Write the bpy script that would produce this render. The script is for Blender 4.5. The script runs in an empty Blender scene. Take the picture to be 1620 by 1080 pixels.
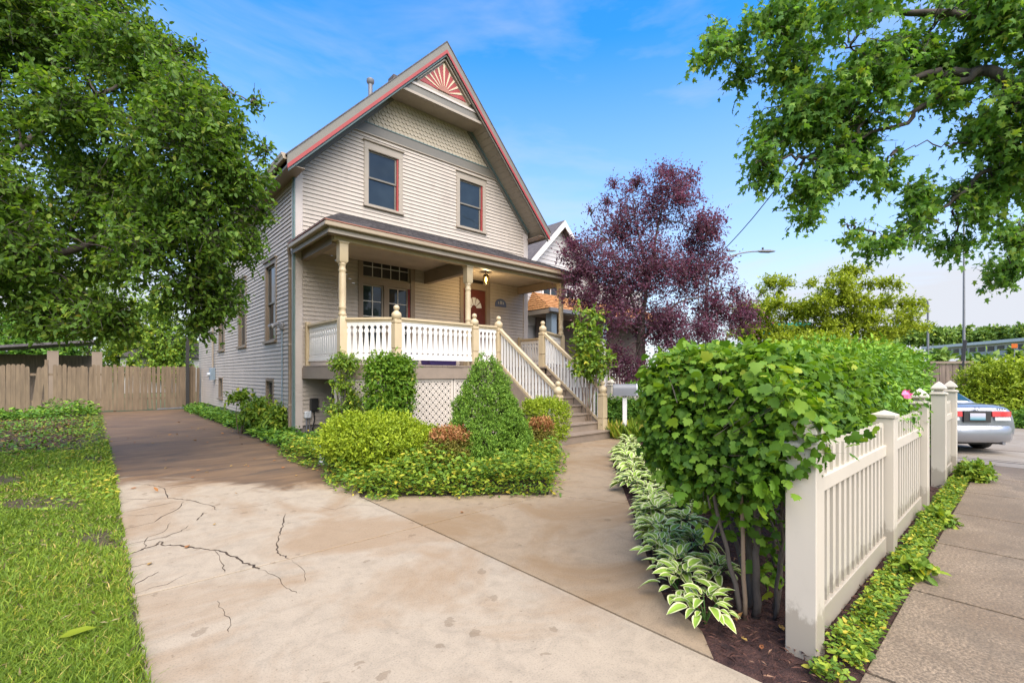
import bpy, bmesh, math, random
import numpy as np
from mathutils import Vector, Matrix
R = math.radians
random.seed(7)
rng = np.random.default_rng(11)
SC = bpy.context.scene
COL = SC.collection

# ------------------------------------------------------------------ camera
F_PX, CXP, HYP, CAMH = 735.0, 810.0, 592.0, 1.5          # focal length, centre, horizon in photo pixels; eye height
YAW = math.atan2(660, 735)
SY, CY = math.sin(YAW), math.cos(YAW)
cam = bpy.data.cameras.new('camera')
cam.sensor_width = 36.0
cam.lens = 36.0 * F_PX / 1620.0
cam.shift_y = (HYP - 540.0) / 1620.0
cam.clip_start = 0.05
cam.clip_end = 3000.0
camo = bpy.data.objects.new('camera', cam)
camo.location = (0, 0, CAMH)
camo.rotation_euler = (R(90), 0, -YAW)
COL.objects.link(camo)
SC.camera = camo

# ------------------------------------------------------------------ sky, sun, exposure
SUN_EL, SUN_AZ = R(52), R(200)      # azimuth clockwise from +Y: behind the camera, veiled by cloud
w = bpy.data.worlds.new('World')
SC.world = w
w.use_nodes = True
nt = w.node_tree
nt.nodes.clear()
out = nt.nodes.new('ShaderNodeOutputWorld')
bg = nt.nodes.new('ShaderNodeBackground')
bg.inputs['Strength'].default_value = 0.145
sky = nt.nodes.new('ShaderNodeTexSky')
sky.sky_type = 'NISHITA'
sky.sun_disc = False
sky.sun_elevation = SUN_EL
sky.sun_rotation = SUN_AZ
sky.altitude = 200
sky.air_density = 1.0
sky.dust_density = 0.8
sky.ozone_density = 1.3
hs = nt.nodes.new('ShaderNodeHueSaturation')
hs.inputs['Saturation'].default_value = 1.45
hs.inputs['Hue'].default_value = 0.503
tc = nt.nodes.new('ShaderNodeTexCoord')
mp = nt.nodes.new('ShaderNodeMapping')
mp.inputs['Scale'].default_value = (1.0, 1.0, 3.2)
no = nt.nodes.new('ShaderNodeTexNoise')
no.inputs['Scale'].default_value = 1.7
no.inputs['Detail'].default_value = 7
no.inputs['Roughness'].default_value = 0.55
no.inputs['Distortion'].default_value = 0.6
cr = nt.nodes.new('ShaderNodeValToRGB')
cr.color_ramp.elements[0].position = 0.46
cr.color_ramp.elements[0].color = (0, 0, 0, 1)
cr.color_ramp.elements[1].position = 0.82
cr.color_ramp.elements[1].color = (0.75, 0.75, 0.75, 1)
mx = nt.nodes.new('ShaderNodeMixRGB')
mx.inputs['Color2'].default_value = (1.9, 1.98, 2.18, 1)
nt.links.new(sky.outputs[0], hs.inputs['Color'])
nt.links.new(tc.outputs['Generated'], mp.inputs[0])
nt.links.new(mp.outputs[0], no.inputs['Vector'])
nt.links.new(no.outputs['Fac'], cr.inputs[0])
sp_ = nt.nodes.new('ShaderNodeSeparateXYZ')
nt.links.new(tc.outputs['Generated'], sp_.inputs[0])
veil = nt.nodes.new('ShaderNodeMapRange')          # the pale cloud veil thickens evenly towards the horizon
veil.inputs['From Min'].default_value = 0.58
veil.inputs['From Max'].default_value = 0.02
veil.inputs['To Min'].default_value = 0.0
veil.inputs['To Max'].default_value = 0.88
nt.links.new(sp_.outputs[2], veil.inputs['Value'])
ad = nt.nodes.new('ShaderNodeMath')
ad.operation = 'MAXIMUM'
av = nt.nodes.new('ShaderNodeMath')
av.operation = 'MULTIPLY_ADD'
av.inputs[1].default_value = 0.8
nt.links.new(cr.outputs[0], av.inputs[0])
nt.links.new(veil.outputs[0], av.inputs[2])
nt.links.new(av.outputs[0], ad.inputs[0])
ad.inputs[1].default_value = 0.0
ad.use_clamp = True
nt.links.new(ad.outputs[0], mx.inputs['Fac'])
nt.links.new(hs.outputs[0], mx.inputs['Color1'])
nt.links.new(mx.outputs[0], bg.inputs['Color'])
nt.links.new(bg.outputs[0], out.inputs[0])
sun = bpy.data.lights.new('sun', 'SUN')
sun.energy = 2.9
sun.angle = R(75)
sun.color = (1.0, 0.91, 0.78)
suno = bpy.data.objects.new('sun', sun)
sd = Vector((math.sin(SUN_AZ) * math.cos(SUN_EL), math.cos(SUN_AZ) * math.cos(SUN_EL), math.sin(SUN_EL)))
suno.rotation_euler = (-sd).to_track_quat('-Z', 'Y').to_euler()
suno.location = sd * 60
COL.objects.link(suno)
vs = SC.view_settings
vs.view_transform = 'Standard'
vs.look = 'None'
vs.exposure = 1.55
vs.gamma = 1.0
vs.use_curve_mapping = False
SC.cycles.max_bounces = 6
SC.cycles.transparent_max_bounces = 6
SC.cycles.caustics_reflective = False
SC.cycles.caustics_refractive = False


def ray(px, py):
    r = (px - CXP) / F_PX
    return (SY + CY * r, CY - SY * r, -(py - HYP) / F_PX)


def P(px, py, d):
    """point in the place that lies d metres ahead at photo pixel (px, py)"""
    a = ray(px, py)
    return Vector((a[0] * d, a[1] * d, CAMH + a[2] * d))


# ------------------------------------------------------------------ materials
def N(nt, t, **kw):
    n = nt.nodes.new(t)
    for k, v in kw.items():
        if k in n.inputs:
            n.inputs[k].default_value = v
        else:
            setattr(n, k, v)
    return n


def newmat(name):
    m = bpy.data.materials.new(name)
    m.use_nodes = True
    nt = m.node_tree
    b = nt.nodes['Principled BSDF']
    return m, nt, b


def ramp(nt, fac, stops):
    r = nt.nodes.new('ShaderNodeValToRGB')
    e = r.color_ramp.elements
    while len(e) < len(stops):
        e.new(0.5)
    for i, (p, c) in enumerate(stops):
        e[i].position = p
        e[i].color = (*c, 1) if len(c) == 3 else c
    nt.links.new(fac, r.inputs[0])
    return r.outputs[0]


def mixc(nt, fac, a, b, mode='MIX'):
    m = nt.nodes.new('ShaderNodeMixRGB')
    m.blend_type = mode
    for s, v in (('Fac', fac), ('Color1', a), ('Color2', b)):
        if hasattr(v, 'links'):
            nt.links.new(v, m.inputs[s])
        else:
            m.inputs[s].default_value = v if s == 'Fac' else ((*v, 1) if len(v) == 3 else v)
    return m.outputs[0]


def pos(nt, scale=(1, 1, 1)):
    g = nt.nodes.new('ShaderNodeNewGeometry')
    m = nt.nodes.new('ShaderNodeMapping')
    m.inputs['Scale'].default_value = scale
    nt.links.new(g.outputs['Position'], m.inputs[0])
    return m.outputs[0]


def noise(nt, vec, scale, detail=4, rough=0.55, dist=0.0):
    n = nt.nodes.new('ShaderNodeTexNoise')
    n.inputs['Scale'].default_value = scale
    n.inputs['Detail'].default_value = detail
    n.inputs['Roughness'].default_value = rough
    n.inputs['Distortion'].default_value = dist
    nt.links.new(vec, n.inputs['Vector'])
    return n.outputs['Fac']


def bump(nt, b, height, strength=0.3, dist=0.01):
    n = nt.nodes.new('ShaderNodeBump')
    n.inputs['Strength'].default_value = strength
    n.inputs['Distance'].default_value = dist
    nt.links.new(height, n.inputs['Height'])
    nt.links.new(n.outputs[0], b.inputs['Normal'])


def paint(name, col, rough=0.5, var=0.10, scale=2.5, stretch=(1, 1, 1), grime=0.0, bumpy=0.15):
    """a painted or plain surface with uneven tone, a little grime and fine relief"""
    m, nt, b = newmat(name)
    p = pos(nt, stretch)
    n1 = noise(nt, p, scale, 5)
    lo = tuple(c * (1 - var) for c in col)
    hi = tuple(min(1, c * (1 + var)) for c in col)
    c = ramp(nt, n1, [(0.3, lo), (0.7, hi)])
    if grime > 0:
        n2 = noise(nt, p, scale * 3.1, 8, 0.7)
        g = ramp(nt, n2, [(0.52, (0, 0, 0)), (0.75, (grime,) * 3)])
        c = mixc(nt, g, c, tuple(v * 0.45 for v in col))
    nt.links.new(c, b.inputs['Base Color'])
    b.inputs['Roughness'].default_value = rough
    n3 = noise(nt, pos(nt), 60, 3)
    bump(nt, b, n3, bumpy, 0.004)
    return m


def leafmat(name, stops, rough=0.6, trans=0.45, tint=(1.2, 1.25, 0.55)):
    """foliage: each leaf takes its own tone from the ramp; light comes through"""
    m, nt, b = newmat(name)
    a = nt.nodes.new('ShaderNodeAttribute')
    a.attribute_name = 'tone'
    c = ramp(nt, a.outputs['Fac'], stops)
    nt.links.new(c, b.inputs['Base Color'])
    b.inputs['Roughness'].default_value = rough
    b.inputs['Specular IOR Level'].default_value = 0.3
    t = nt.nodes.new('ShaderNodeBsdfTranslucent')
    ct = mixc(nt, 1.0, c, tint, 'MULTIPLY')
    nt.links.new(ct, t.inputs['Color'])
    mixs = nt.nodes.new('ShaderNodeMixShader')
    mixs.inputs[0].default_value = trans
    nt.links.new(b.outputs[0], mixs.inputs[1])
    nt.links.new(t.outputs[0], mixs.inputs[2])
    nt.links.new(mixs.outputs[0], nt.nodes['Material Output'].inputs[0])
    return m


def glassmat(name, col=(0.012, 0.016, 0.018)):
    m, nt, b = newmat(name)
    n = noise(nt, pos(nt), 1.3, 2)
    c = ramp(nt, n, [(0.3, col), (0.7, tuple(v * 2.2 for v in col))])
    nt.links.new(c, b.inputs['Base Color'])
    b.inputs['Roughness'].default_value = 0.03
    b.inputs['IOR'].default_value = 1.52
    n2 = noise(nt, pos(nt), 2.2, 2)
    bump(nt, b, n2, 0.05, 0.02)
    return m


M = {}
M['siding'] = paint('siding_paint', (0.45, 0.385, 0.318), 0.55, 0.06, 1.4, (1, 1, 0.35), 0.35)
M['trim'] = paint('trim_paint', (0.33, 0.275, 0.21), 0.5, 0.06, 2, (1, 1, 1), 0.2)
M['trim_taupe'] = paint('trim_taupe', (0.227, 0.172, 0.122), 0.5, 0.07, 2, (1, 1, 1), 0.2)
M['trim_grey'] = paint('trim_grey', (0.165, 0.148, 0.118), 0.5, 0.06, 2, (1, 1, 1), 0.2)
M['corner'] = paint('corner_paint', (0.5, 0.435, 0.385), 0.5, 0.04, 2, (1, 1, 1), 0.15)
M['teal'] = paint('teal_paint', (0.126, 0.184, 0.174), 0.5, 0.08)
M['red'] = paint('red_paint', (0.3, 0.035, 0.03), 0.5, 0.08, 3)
M['lip'] = paint('gutter_lip_paint', (0.30, 0.12, 0.075), 0.5, 0.1, 3)
M['maroon'] = paint('maroon_paint', (0.11, 0.028, 0.02), 0.35, 0.12, 4)
M['cream'] = paint('cream_paint', (0.55, 0.45, 0.29), 0.5, 0.05)
M['buff'] = paint('buff_paint', (0.49, 0.385, 0.235), 0.5, 0.07, 3, (1, 1, 1), 0.2)
M['scale'] = paint('scale_shingle_paint', (0.44, 0.37, 0.265), 0.55, 0.06, 3, (1, 1, 1), 0.15)
M['white'] = paint('white_paint', (0.68, 0.65, 0.6), 0.5, 0.05, 3, (1, 1, 1), 0.2)
M['lattice'] = paint('lattice_vinyl', (0.58, 0.51, 0.43), 0.45, 0.05, 3, (1, 1, 1), 0.3)
M['deck'] = paint('deck_paint', (0.223, 0.172, 0.130), 0.6, 0.16, 5, (1, 6, 6), 0.5)
M['fascia'] = paint('deck_fascia_paint', (0.244, 0.188, 0.141), 0.55, 0.08, 3, (1, 1, 1), 0.3)
M['ceiling'] = paint('porch_ceiling_paint', (0.46, 0.39, 0.3), 0.6, 0.06)
M['gutter'] = paint('gutter_metal', (0.336, 0.264, 0.178), 0.4, 0.05, 3, (1, 1, 1), 0.2)
M['shingle'] = paint('asphalt_shingle', (0.10, 0.088, 0.088), 0.9, 0.35, 9, (1, 1, 1), 0.3, 0.9)
M['orange_shingle'] = paint('cedar_shingle', (0.46, 0.225, 0.085), 0.85, 0.25, 7, (1, 1, 1), 0.3, 0.6)
M['glass'] = glassmat('window_glass')
M['blind'] = paint('window_blind', (0.03, 0.024, 0.02), 0.35, 0.2, 6)
M['dark'] = paint('dark_metal', (0.03, 0.028, 0.026), 0.5, 0.15)
M['metal'] = paint('grey_metal', (0.17, 0.17, 0.18), 0.45, 0.08)
M['bluegrey'] = paint('bluegrey_metal', (0.22, 0.28, 0.33), 0.45, 0.08)
M['found'] = paint('foundation_concrete', (0.20, 0.18, 0.155), 0.85, 0.15, 4)
M['vinyl'] = paint('fence_vinyl', (0.53, 0.475, 0.39), 0.38, 0.035, 1.5, (1, 1, 1), 0.12, 0.05)
M['wood'] = paint('fence_wood', (0.17, 0.122, 0.075), 0.8, 0.25, 2.2, (6, 6, 0.7), 0.35, 0.4)
M['oldwood'] = paint('old_wood', (0.22, 0.165, 0.125), 0.85, 0.35, 3, (5, 5, 0.6), 0.5, 0.4)
M['bark'] = paint('bark', (0.085, 0.068, 0.055), 0.9, 0.35, 9, (1, 1, 0.35), 0.4, 1.0)
M['barklight'] = paint('young_bark', (0.20, 0.14, 0.09), 0.85, 0.25, 9, (1, 1, 0.35), 0.3, 0.6)
M['navy'] = paint('navy_enamel', (0.10, 0.12, 0.20), 0.35, 0.1)
M['purple'] = paint('purple_plastic', (0.10, 0.06, 0.30), 0.35, 0.08)
M['nwhite'] = paint('neighbour_siding', (0.5, 0.47, 0.45), 0.55, 0.04, 2)
M['nbrown'] = paint('neighbour_brown', (0.115, 0.075, 0.058), 0.6, 0.12)


# ------------------------------------------------------------------ mesh building
class MB:
    def __init__(s, T=None):
        s.v, s.f, s.T = [], [], T

    def add(s, vs, fs):
        o = len(s.v)
        s.v += [s.T(*p) if s.T else tuple(p) for p in vs]
        s.f += [tuple(i + o for i in f) for f in fs]
        return s

    def box(s, x0, x1, y0, y1, z0, z1):
        return s.add([(x0, y0, z0), (x1, y0, z0), (x1, y1, z0), (x0, y1, z0), (x0, y0, z1), (x1, y0, z1), (x1, y1, z1), (x0, y1, z1)],
                     [(0, 3, 2, 1), (4, 5, 6, 7), (0, 1, 5, 4), (1, 2, 6, 5), (2, 3, 7, 6), (3, 0, 4, 7)])

    def ext(s, poly, off):
        """polygon (3-D points) pushed along off into a solid"""
        n = len(poly)
        o = Vector(off)
        vs = [tuple(p) for p in poly] + [tuple(Vector(p) + o) for p in poly]
        fs = [tuple(range(n))[::-1], tuple(range(n, 2 * n))] + [(i, (i + 1) % n, n + (i + 1) % n, n + i) for i in range(n)]
        return s.add(vs, fs)

    def bar(s, p, q, wd, ht, up=(0, 0, 1)):
        """rectangular bar from p to q; ht across up, wd across the side"""
        p, q = Vector(p), Vector(q)
        d = (q - p).normalized()
        sd = d.cross(Vector(up)).normalized()
        u = sd.cross(d).normalized()
        a, b = sd * wd / 2, u * ht / 2
        vs = [p - a - b, p + a - b, p + a + b, p - a + b, q - a - b, q + a - b, q + a + b, q - a + b]
        return s.add([tuple(x) for x in vs], [(0, 1, 2, 3), (7, 6, 5, 4), (0, 4, 5, 1), (1, 5, 6, 2), (2, 6, 7, 3), (3, 7, 4, 0)])

    def tube(s, pts, rad, n=8, cap=True):
        pts = [Vector(p) for p in pts]
        m = len(pts)
        if not hasattr(rad, '__len__'):
            rad = [rad] * m
        vs = []
        ref = Vector((0.31, 0.17, 0.93))
        for i in range(m):
            d = (pts[min(i + 1, m - 1)] - pts[max(i - 1, 0)]).normalized()
            if abs(d.dot(ref)) > 0.97:
                ref = Vector((0.9, 0.3, 0.1))
            a = d.cross(ref).normalized()
            b = d.cross(a)
            for k in range(n):
                t = 2 * math.pi * k / n
                vs.append(tuple(pts[i] + (a * math.cos(t) + b * math.sin(t)) * rad[i]))
        fs = [(i * n + k, i * n + (k + 1) % n, (i + 1) * n + (k + 1) % n, (i + 1) * n + k) for i in range(m - 1) for k in range(n)]
        if cap:
            fs += [tuple(range(n))[::-1], tuple(range((m - 1) * n, m * n))]
        return s.add(vs, fs)

    def lathe(s, cx, cy, prof, n=16, rot=0.0):
        vs = []
        for r, z in prof:
            for k in range(n):
                t = 2 * math.pi * k / n + rot
                vs.append((cx + r * math.cos(t), cy + r * math.sin(t), z))
        m = len(prof)
        fs = [(i * n + k, i * n + (k + 1) % n, (i + 1) * n + (k + 1) % n, (i + 1) * n + k) for i in range(m - 1) for k in range(n)]
        fs += [tuple(range(n))[::-1], tuple(range((m - 1) * n, m * n))]
        return s.add(vs, fs)

    def sqlathe(s, cx, cy, prof):
        """square-section post: prof = (half width, z)"""
        return s.lathe(cx, cy, [(r * math.sqrt(2), z) for r, z in prof], 4, math.pi / 4)

    def mesh(s, name, mat, smooth=False):
        me = bpy.data.meshes.new(name)
        me.from_pydata(s.v, [], s.f)
        if len(s.v) < 6000:
            bm = bmesh.new()
            bm.from_mesh(me)
            bmesh.ops.recalc_face_normals(bm, faces=bm.faces)
            bm.to_mesh(me)
            bm.free()
        for m_ in (mat if isinstance(mat, (list, tuple)) else [mat]):
            me.materials.append(M[m_] if isinstance(m_, str) else m_)
        if smooth:
            me.polygons.foreach_set('use_smooth', [True] * len(me.polygons))
            if smooth != 'all':
                me.set_sharp_from_angle(angle=R(40))
        me.update()
        return me

    def build(s, name, mat, parent=None, smooth=False, bevel=0.0, kind=None):
        o = link(name, s.mesh(name, mat, smooth), parent)
        if bevel:
            md = o.modifiers.new('bevel', 'BEVEL')
            md.width = bevel
            md.segments = 2
            md.limit_method = 'ANGLE'
        if kind:
            o['kind'] = kind
        return o


def woff(o):
    v = Vector((0, 0, 0))
    while o is not None:
        v = v + Vector(o.location)
        o = o.parent
    return v


def link(name, me, parent=None, loc=None, local=False):
    """place a mesh; its vertices are in place coordinates unless local"""
    o = bpy.data.objects.new(name, me)
    COL.objects.link(o)
    if parent is not None:
        o.parent = parent
        if not local:
            o.location = -woff(parent)
    if loc is not None:
        o.location = Vector(loc) - (woff(parent) if (parent is not None and not local) else Vector((0, 0, 0)))
    return o


def thing(name, label, cat, loc=(0, 0, 0), rotz=0.0, group=None):
    o = bpy.data.objects.new(name, None)
    o.empty_display_size = 0.2
    COL.objects.link(o)
    o.location = loc
    o.rotation_euler = (0, 0, rotz)
    tag(o, label, cat, group)
    return o


def tag(o, label=None, cat=None, group=None, kind=None):
    if label:
        o['label'] = label
    if cat:
        o['category'] = cat
    if group:
        o['group'] = group
    if kind:
        o['kind'] = kind
    return o


# ------------------------------------------------------------------ ground
def gz(x):
    t = min(1.0, max(0.0, (x - 11.0) / 3.0))
    return -0.26 * t * t * (3 - 2 * t)


def gnd(px, py, z=0.0):
    a = ray(px, py)
    t = (z - CAMH) / a[2]
    return (a[0] * t, a[1] * t)


def mat_soil(name, a, b, c, sc=6.0):
    m, nt, bs = newmat(name)
    p = pos(nt)
    n1 = noise(nt, p, sc, 8, 0.65)
    col = ramp(nt, n1, [(0.32, a), (0.5, b), (0.7, c)])
    nt.links.new(col, bs.inputs['Base Color'])
    bs.inputs['Roughness'].default_value = 0.95
    bump(nt, bs, noise(nt, p, sc * 6, 6), 0.9, 0.03)
    return m


M['soil'] = mat_soil('soil', (0.022, 0.013, 0.008), (0.05, 0.03, 0.016), (0.085, 0.055, 0.028))
M['mulch'] = mat_soil('mulch', (0.022, 0.009, 0.008), (0.055, 0.022, 0.017), (0.10, 0.045, 0.032), 14)
M['turf'] = mat_soil('turf', (0.04, 0.025, 0.013), (0.058, 0.042, 0.017), (0.07, 0.075, 0.02), 5)
M['field'] = mat_soil('field', (0.05, 0.07, 0.02), (0.07, 0.10, 0.03), (0.11, 0.12, 0.05), 0.6)


def mat_concrete(name, base, brown, damp_from=None, aggregate=0.25, spots=True, stain=0.7, grit=0.35):
    m, nt, bs = newmat(name)
    p = pos(nt)
    fine = noise(nt, p, 95 if grit < 0.9 else 60, 4, 0.75)
    mid = noise(nt, p, 6.5, 10, 0.75, 0.6)
    big = noise(nt, p, 0.75, 8, 0.62, 0.9)
    c = ramp(nt, mid, [(0.28, tuple(v * 0.74 for v in base)), (0.52, base), (0.75, tuple(min(1, v * 1.12) for v in base))])
    st = ramp(nt, big, [(0.46, (0, 0, 0)), (0.60, (stain,) * 3)])
    c = mixc(nt, st, c, brown)
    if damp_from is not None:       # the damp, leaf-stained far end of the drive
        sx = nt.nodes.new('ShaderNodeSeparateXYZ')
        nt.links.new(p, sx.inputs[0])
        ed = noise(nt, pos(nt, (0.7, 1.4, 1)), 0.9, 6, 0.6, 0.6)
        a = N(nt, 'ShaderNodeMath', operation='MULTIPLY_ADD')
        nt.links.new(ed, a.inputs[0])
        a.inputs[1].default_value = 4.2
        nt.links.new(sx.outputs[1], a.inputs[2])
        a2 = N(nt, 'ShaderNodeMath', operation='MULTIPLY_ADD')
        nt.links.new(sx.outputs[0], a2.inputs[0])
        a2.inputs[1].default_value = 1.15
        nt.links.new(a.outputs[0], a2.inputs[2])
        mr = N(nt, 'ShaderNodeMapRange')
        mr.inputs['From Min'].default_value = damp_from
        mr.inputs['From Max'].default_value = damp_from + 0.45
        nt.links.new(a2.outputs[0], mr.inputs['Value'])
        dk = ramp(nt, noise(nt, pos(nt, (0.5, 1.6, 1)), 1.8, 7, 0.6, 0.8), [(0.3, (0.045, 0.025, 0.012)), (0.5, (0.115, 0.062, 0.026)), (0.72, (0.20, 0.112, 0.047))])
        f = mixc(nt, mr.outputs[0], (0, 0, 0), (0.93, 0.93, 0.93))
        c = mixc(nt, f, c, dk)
    if spots:
        vo = nt.nodes.new('ShaderNodeTexVoronoi')
        vo.inputs['Scale'].default_value = 5.2
        vo.inputs['Randomness'].default_value = 1.0
        wv = mixc(nt, 0.16, p, noise(nt, p, 11, 3, 0.6), 'ADD')
        nt.links.new(wv, vo.inputs['Vector'])
        sp = ramp(nt, vo.outputs['Distance'], [(0.17, (1, 1, 1)), (0.20, (0, 0, 0))])
        hv = nt.nodes.new('ShaderNodeSeparateColor')
        nt.links.new(vo.outputs['Color'], hv.inputs[0])
        on = ramp(nt, hv.outputs[0], [(0.70, (0, 0, 0)), (0.72, (0.45, 0.45, 0.45))])
        f = mixc(nt, 1.0, sp, on, 'MULTIPLY')
        c = mixc(nt, f, c, tuple(v * 0.52 for v in brown))
    sp2 = ramp(nt, fine, [(0.33 if grit < 0.9 else 0.40, (aggregate,) * 3), (0.5 if grit < 0.9 else 0.60, (0, 0, 0))])
    if grit > 0.9:
        lg = ramp(nt, noise(nt, p, 48, 3, 0.6), [(0.60, (0, 0, 0)), (0.68, (0.5, 0.5, 0.5))])
        c = mixc(nt, lg, c, tuple(min(1, v * 1.9) for v in base))
        dk2 = ramp(nt, noise(nt, p, 2.2, 8, 0.7, 1.0), [(0.48, (0, 0, 0)), (0.66, (0.6, 0.6, 0.6))])
        c = mixc(nt, dk2, c, tuple(v * 0.38 for v in base))
    c = mixc(nt, sp2, c, tuple(v * 0.35 for v in base))
    pit = noise(nt, p, 28, 3, 0.6)
    pk = ramp(nt, pit, [(0.66, (0, 0, 0)), (0.72, (0.55, 0.55, 0.55))])
    c = mixc(nt, pk, c, tuple(v * 0.5 for v in brown))
    nt.links.new(c, bs.inputs['Base Color'])
    bs.inputs['Roughness'].default_value = 0.78
    h = mixc(nt, 0.5, fine, mid)
    bump(nt, bs, h, 0.35 + 0.4 * grit, 0.006)
    return m


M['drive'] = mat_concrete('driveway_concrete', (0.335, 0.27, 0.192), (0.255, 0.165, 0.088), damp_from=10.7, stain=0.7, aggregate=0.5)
M['walk'] = mat_concrete('walk_concrete', (0.275, 0.202, 0.126), (0.22, 0.138, 0.066), stain=0.8, aggregate=0.5)
M['sidewalk'] = mat_concrete('sidewalk_concrete', (0.285, 0.212, 0.14), (0.17, 0.115, 0.068), aggregate=0.95, spots=False, stain=0.8, grit=1.0)
M['alley'] = mat_concrete('alley_concrete', (0.27, 0.23, 0.18), (0.20, 0.155, 0.11), aggregate=0.4, spots=False, stain=0.6)

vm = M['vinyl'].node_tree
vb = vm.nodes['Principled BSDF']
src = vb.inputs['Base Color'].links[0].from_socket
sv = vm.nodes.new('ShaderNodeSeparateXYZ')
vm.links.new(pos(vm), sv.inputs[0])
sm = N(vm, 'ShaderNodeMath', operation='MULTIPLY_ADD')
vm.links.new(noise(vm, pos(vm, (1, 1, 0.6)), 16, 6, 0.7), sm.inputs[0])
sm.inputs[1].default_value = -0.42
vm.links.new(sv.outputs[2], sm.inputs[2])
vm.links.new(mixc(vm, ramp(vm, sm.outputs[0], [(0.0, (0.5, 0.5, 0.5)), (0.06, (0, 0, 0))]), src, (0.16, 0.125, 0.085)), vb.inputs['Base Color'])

xs = sorted(set([-800, -300, -100, -40, -12, -5, 0, 5, 9, 11] + [11.3 + 0.3 * i for i in range(10)] + [16, 25, 60, 150, 400, 1200]))
ys = [-800, -200, -40, -6, 0, 6, 14, 26, 60, 200, 1200]
g = MB()
g.add([(x, y, gz(x) - 0.03) for x in xs for y in ys],
      [(i * len(ys) + j, (i + 1) * len(ys) + j, (i + 1) * len(ys) + j + 1, i * len(ys) + j + 1) for i in range(len(xs) - 1) for j in range(len(ys) - 1)])
tag(g.build('ground', 'field'), kind='structure')


def inset(poly, d):
    n = len(poly)
    area = sum(poly[i][0] * poly[(i + 1) % n][1] - poly[(i + 1) % n][0] * poly[i][1] for i in range(n))
    sg = 1 if area > 0 else -1
    res = []
    for i in range(n):
        p0, p1, p2 = Vector(poly[i - 1]), Vector(poly[i]), Vector(poly[(i + 1) % n])
        a, b = (p1 - p0).normalized(), (p2 - p1).normalized()
        na, nb = Vector((-a.y, a.x)) * sg, Vector((-b.y, b.x)) * sg
        m = (na + nb)
        m = m / max(0.3, m.dot(na))
        res.append((p1.x + m.x * d, p1.y + m.y * d))
    return res


def sheet(name, poly, z, mat):
    o = MB().ext([(x, y, z) for x, y in poly], (0, 0, -0.06)).build(name, mat)
    o['kind'] = 'structure'
    return o


def slab(poly, parent, mat, top=0.0, d=0.009):
    q = inset(poly, d)
    return MB().ext([(x, y, top) for x, y in q], (0, 0, -0.12)).build('slab', mat, parent, bevel=0.004)


DX0, DX1 = 0.16, 2.43
lawn_poly = [(-9, 2.2), (DX0 + 0.03, 2.2), (DX0 + 0.02, 24.4), (-9, 24.4)]
sheet('lawn', lawn_poly, 0.006, 'turf')
bed_poly = [(2.86, 24.0), (2.9, 12.0), (2.95, 7.6), (2.62, 5.9), (2.47, 5.55), (4.22, 4.08), (6.4, 5.95), (7.35, 6.7), (7.35, 11.6), (3.6, 11.6), (3.6, 24.0)]
sheet('shade_soil', [(-7, 10.5), (-0.9, 11.2), (-0.35, 14.0), (0.0, 17.5), (-0.2, 22.0), (-7, 23.0)], 0.011, 'soil')
sheet('garden_bed', inset(bed_poly, -0.03), -0.010, 'soil')
walk_edge = [(2.44, 1.1), (2.66, 1.28), (2.84, 1.62), (3.42, 2.12), (4.2, 2.74), (5.4, 3.75), (6.6, 4.75), (7.9, 5.7), (9.1, 6.25)]
mulch_poly = [(2.44, 0.57)] + walk_edge + [(9.2, 7.4), (10.4, 7.6), (10.6, 0.57)]
sheet('mulch_bed', inset(mulch_poly, -0.03), -0.010, 'mulch')
sheet('grass_verge', [(-30, -1.1), (-30, -3.2), (10.6, -3.2), (10.6, -1.1)], 0.0, 'turf')
sheet('side_yard', [(9.1, 6.3), (9.1, 11.6), (22, 11.6), (22, 7.6), (10.4, 7.6)], 0.004, 'soil')

drv = thing('driveway', 'tan stained concrete driveway running back along the house to the wooden gate', 'driveway', (1.3, 6, 0))
drv['kind'] = 'structure'
del drv['category']
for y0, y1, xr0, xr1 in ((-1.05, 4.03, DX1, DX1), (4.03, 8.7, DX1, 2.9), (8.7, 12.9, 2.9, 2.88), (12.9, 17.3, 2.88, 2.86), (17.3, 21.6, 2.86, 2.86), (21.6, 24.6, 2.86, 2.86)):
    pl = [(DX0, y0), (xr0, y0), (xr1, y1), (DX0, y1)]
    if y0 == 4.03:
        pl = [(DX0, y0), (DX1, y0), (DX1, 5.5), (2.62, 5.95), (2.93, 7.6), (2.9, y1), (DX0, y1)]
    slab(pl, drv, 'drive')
wlk = thing('front_walk', 'tan concrete front walk curving from the driveway to the porch steps', 'walk', (4, 3.5, 0))
wlk['kind'] = 'structure'
del wlk['category']
slab([(2.43, 1.1), (2.66, 1.28), (2.84, 1.62), (3.42, 2.12), (4.2, 2.74), (4.62, 3.1), (4.22, 4.03), (2.43, 4.03)], wlk, 'walk')
slab([(2.43, 4.03), (4.22, 4.03), (2.43, 5.5)], wlk, 'walk')
slab([(4.62, 3.1), (5.4, 3.75), (6.2, 4.43), (5.5, 5.15), (4.22, 4.03)], wlk, 'walk')
slab([(6.2, 4.43), (6.6, 4.75), (7.9, 5.7), (7.2, 6.58), (6.4, 5.95), (5.5, 5.15)], wlk, 'walk')
slab([(7.9, 5.7), (9.1, 6.25), (9.1, 6.58), (7.2, 6.58)], wlk, 'walk')
swk = thing('sidewalk', 'rough weathered concrete sidewalk outside the picket fence', 'sidewalk', (4, -0.2, 0))
swk['kind'] = 'structure'
del swk['category']
for i in range(-3, 8):
    x0 = 0.2 + 1.35 * i
    if x0 + 1.35 <= 2.5:
        continue
    slab([(max(x0, 2.43), -1.05), (x0 + 1.35, -1.05), (x0 + 1.35, 0.565), (max(x0, 2.43), 0.565)], swk, 'sidewalk', d=0.012)
al = MB()
ax_ = [11.02 + 0.35 * i for i in range(12)] + [17, 22, 30, 45]
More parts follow.
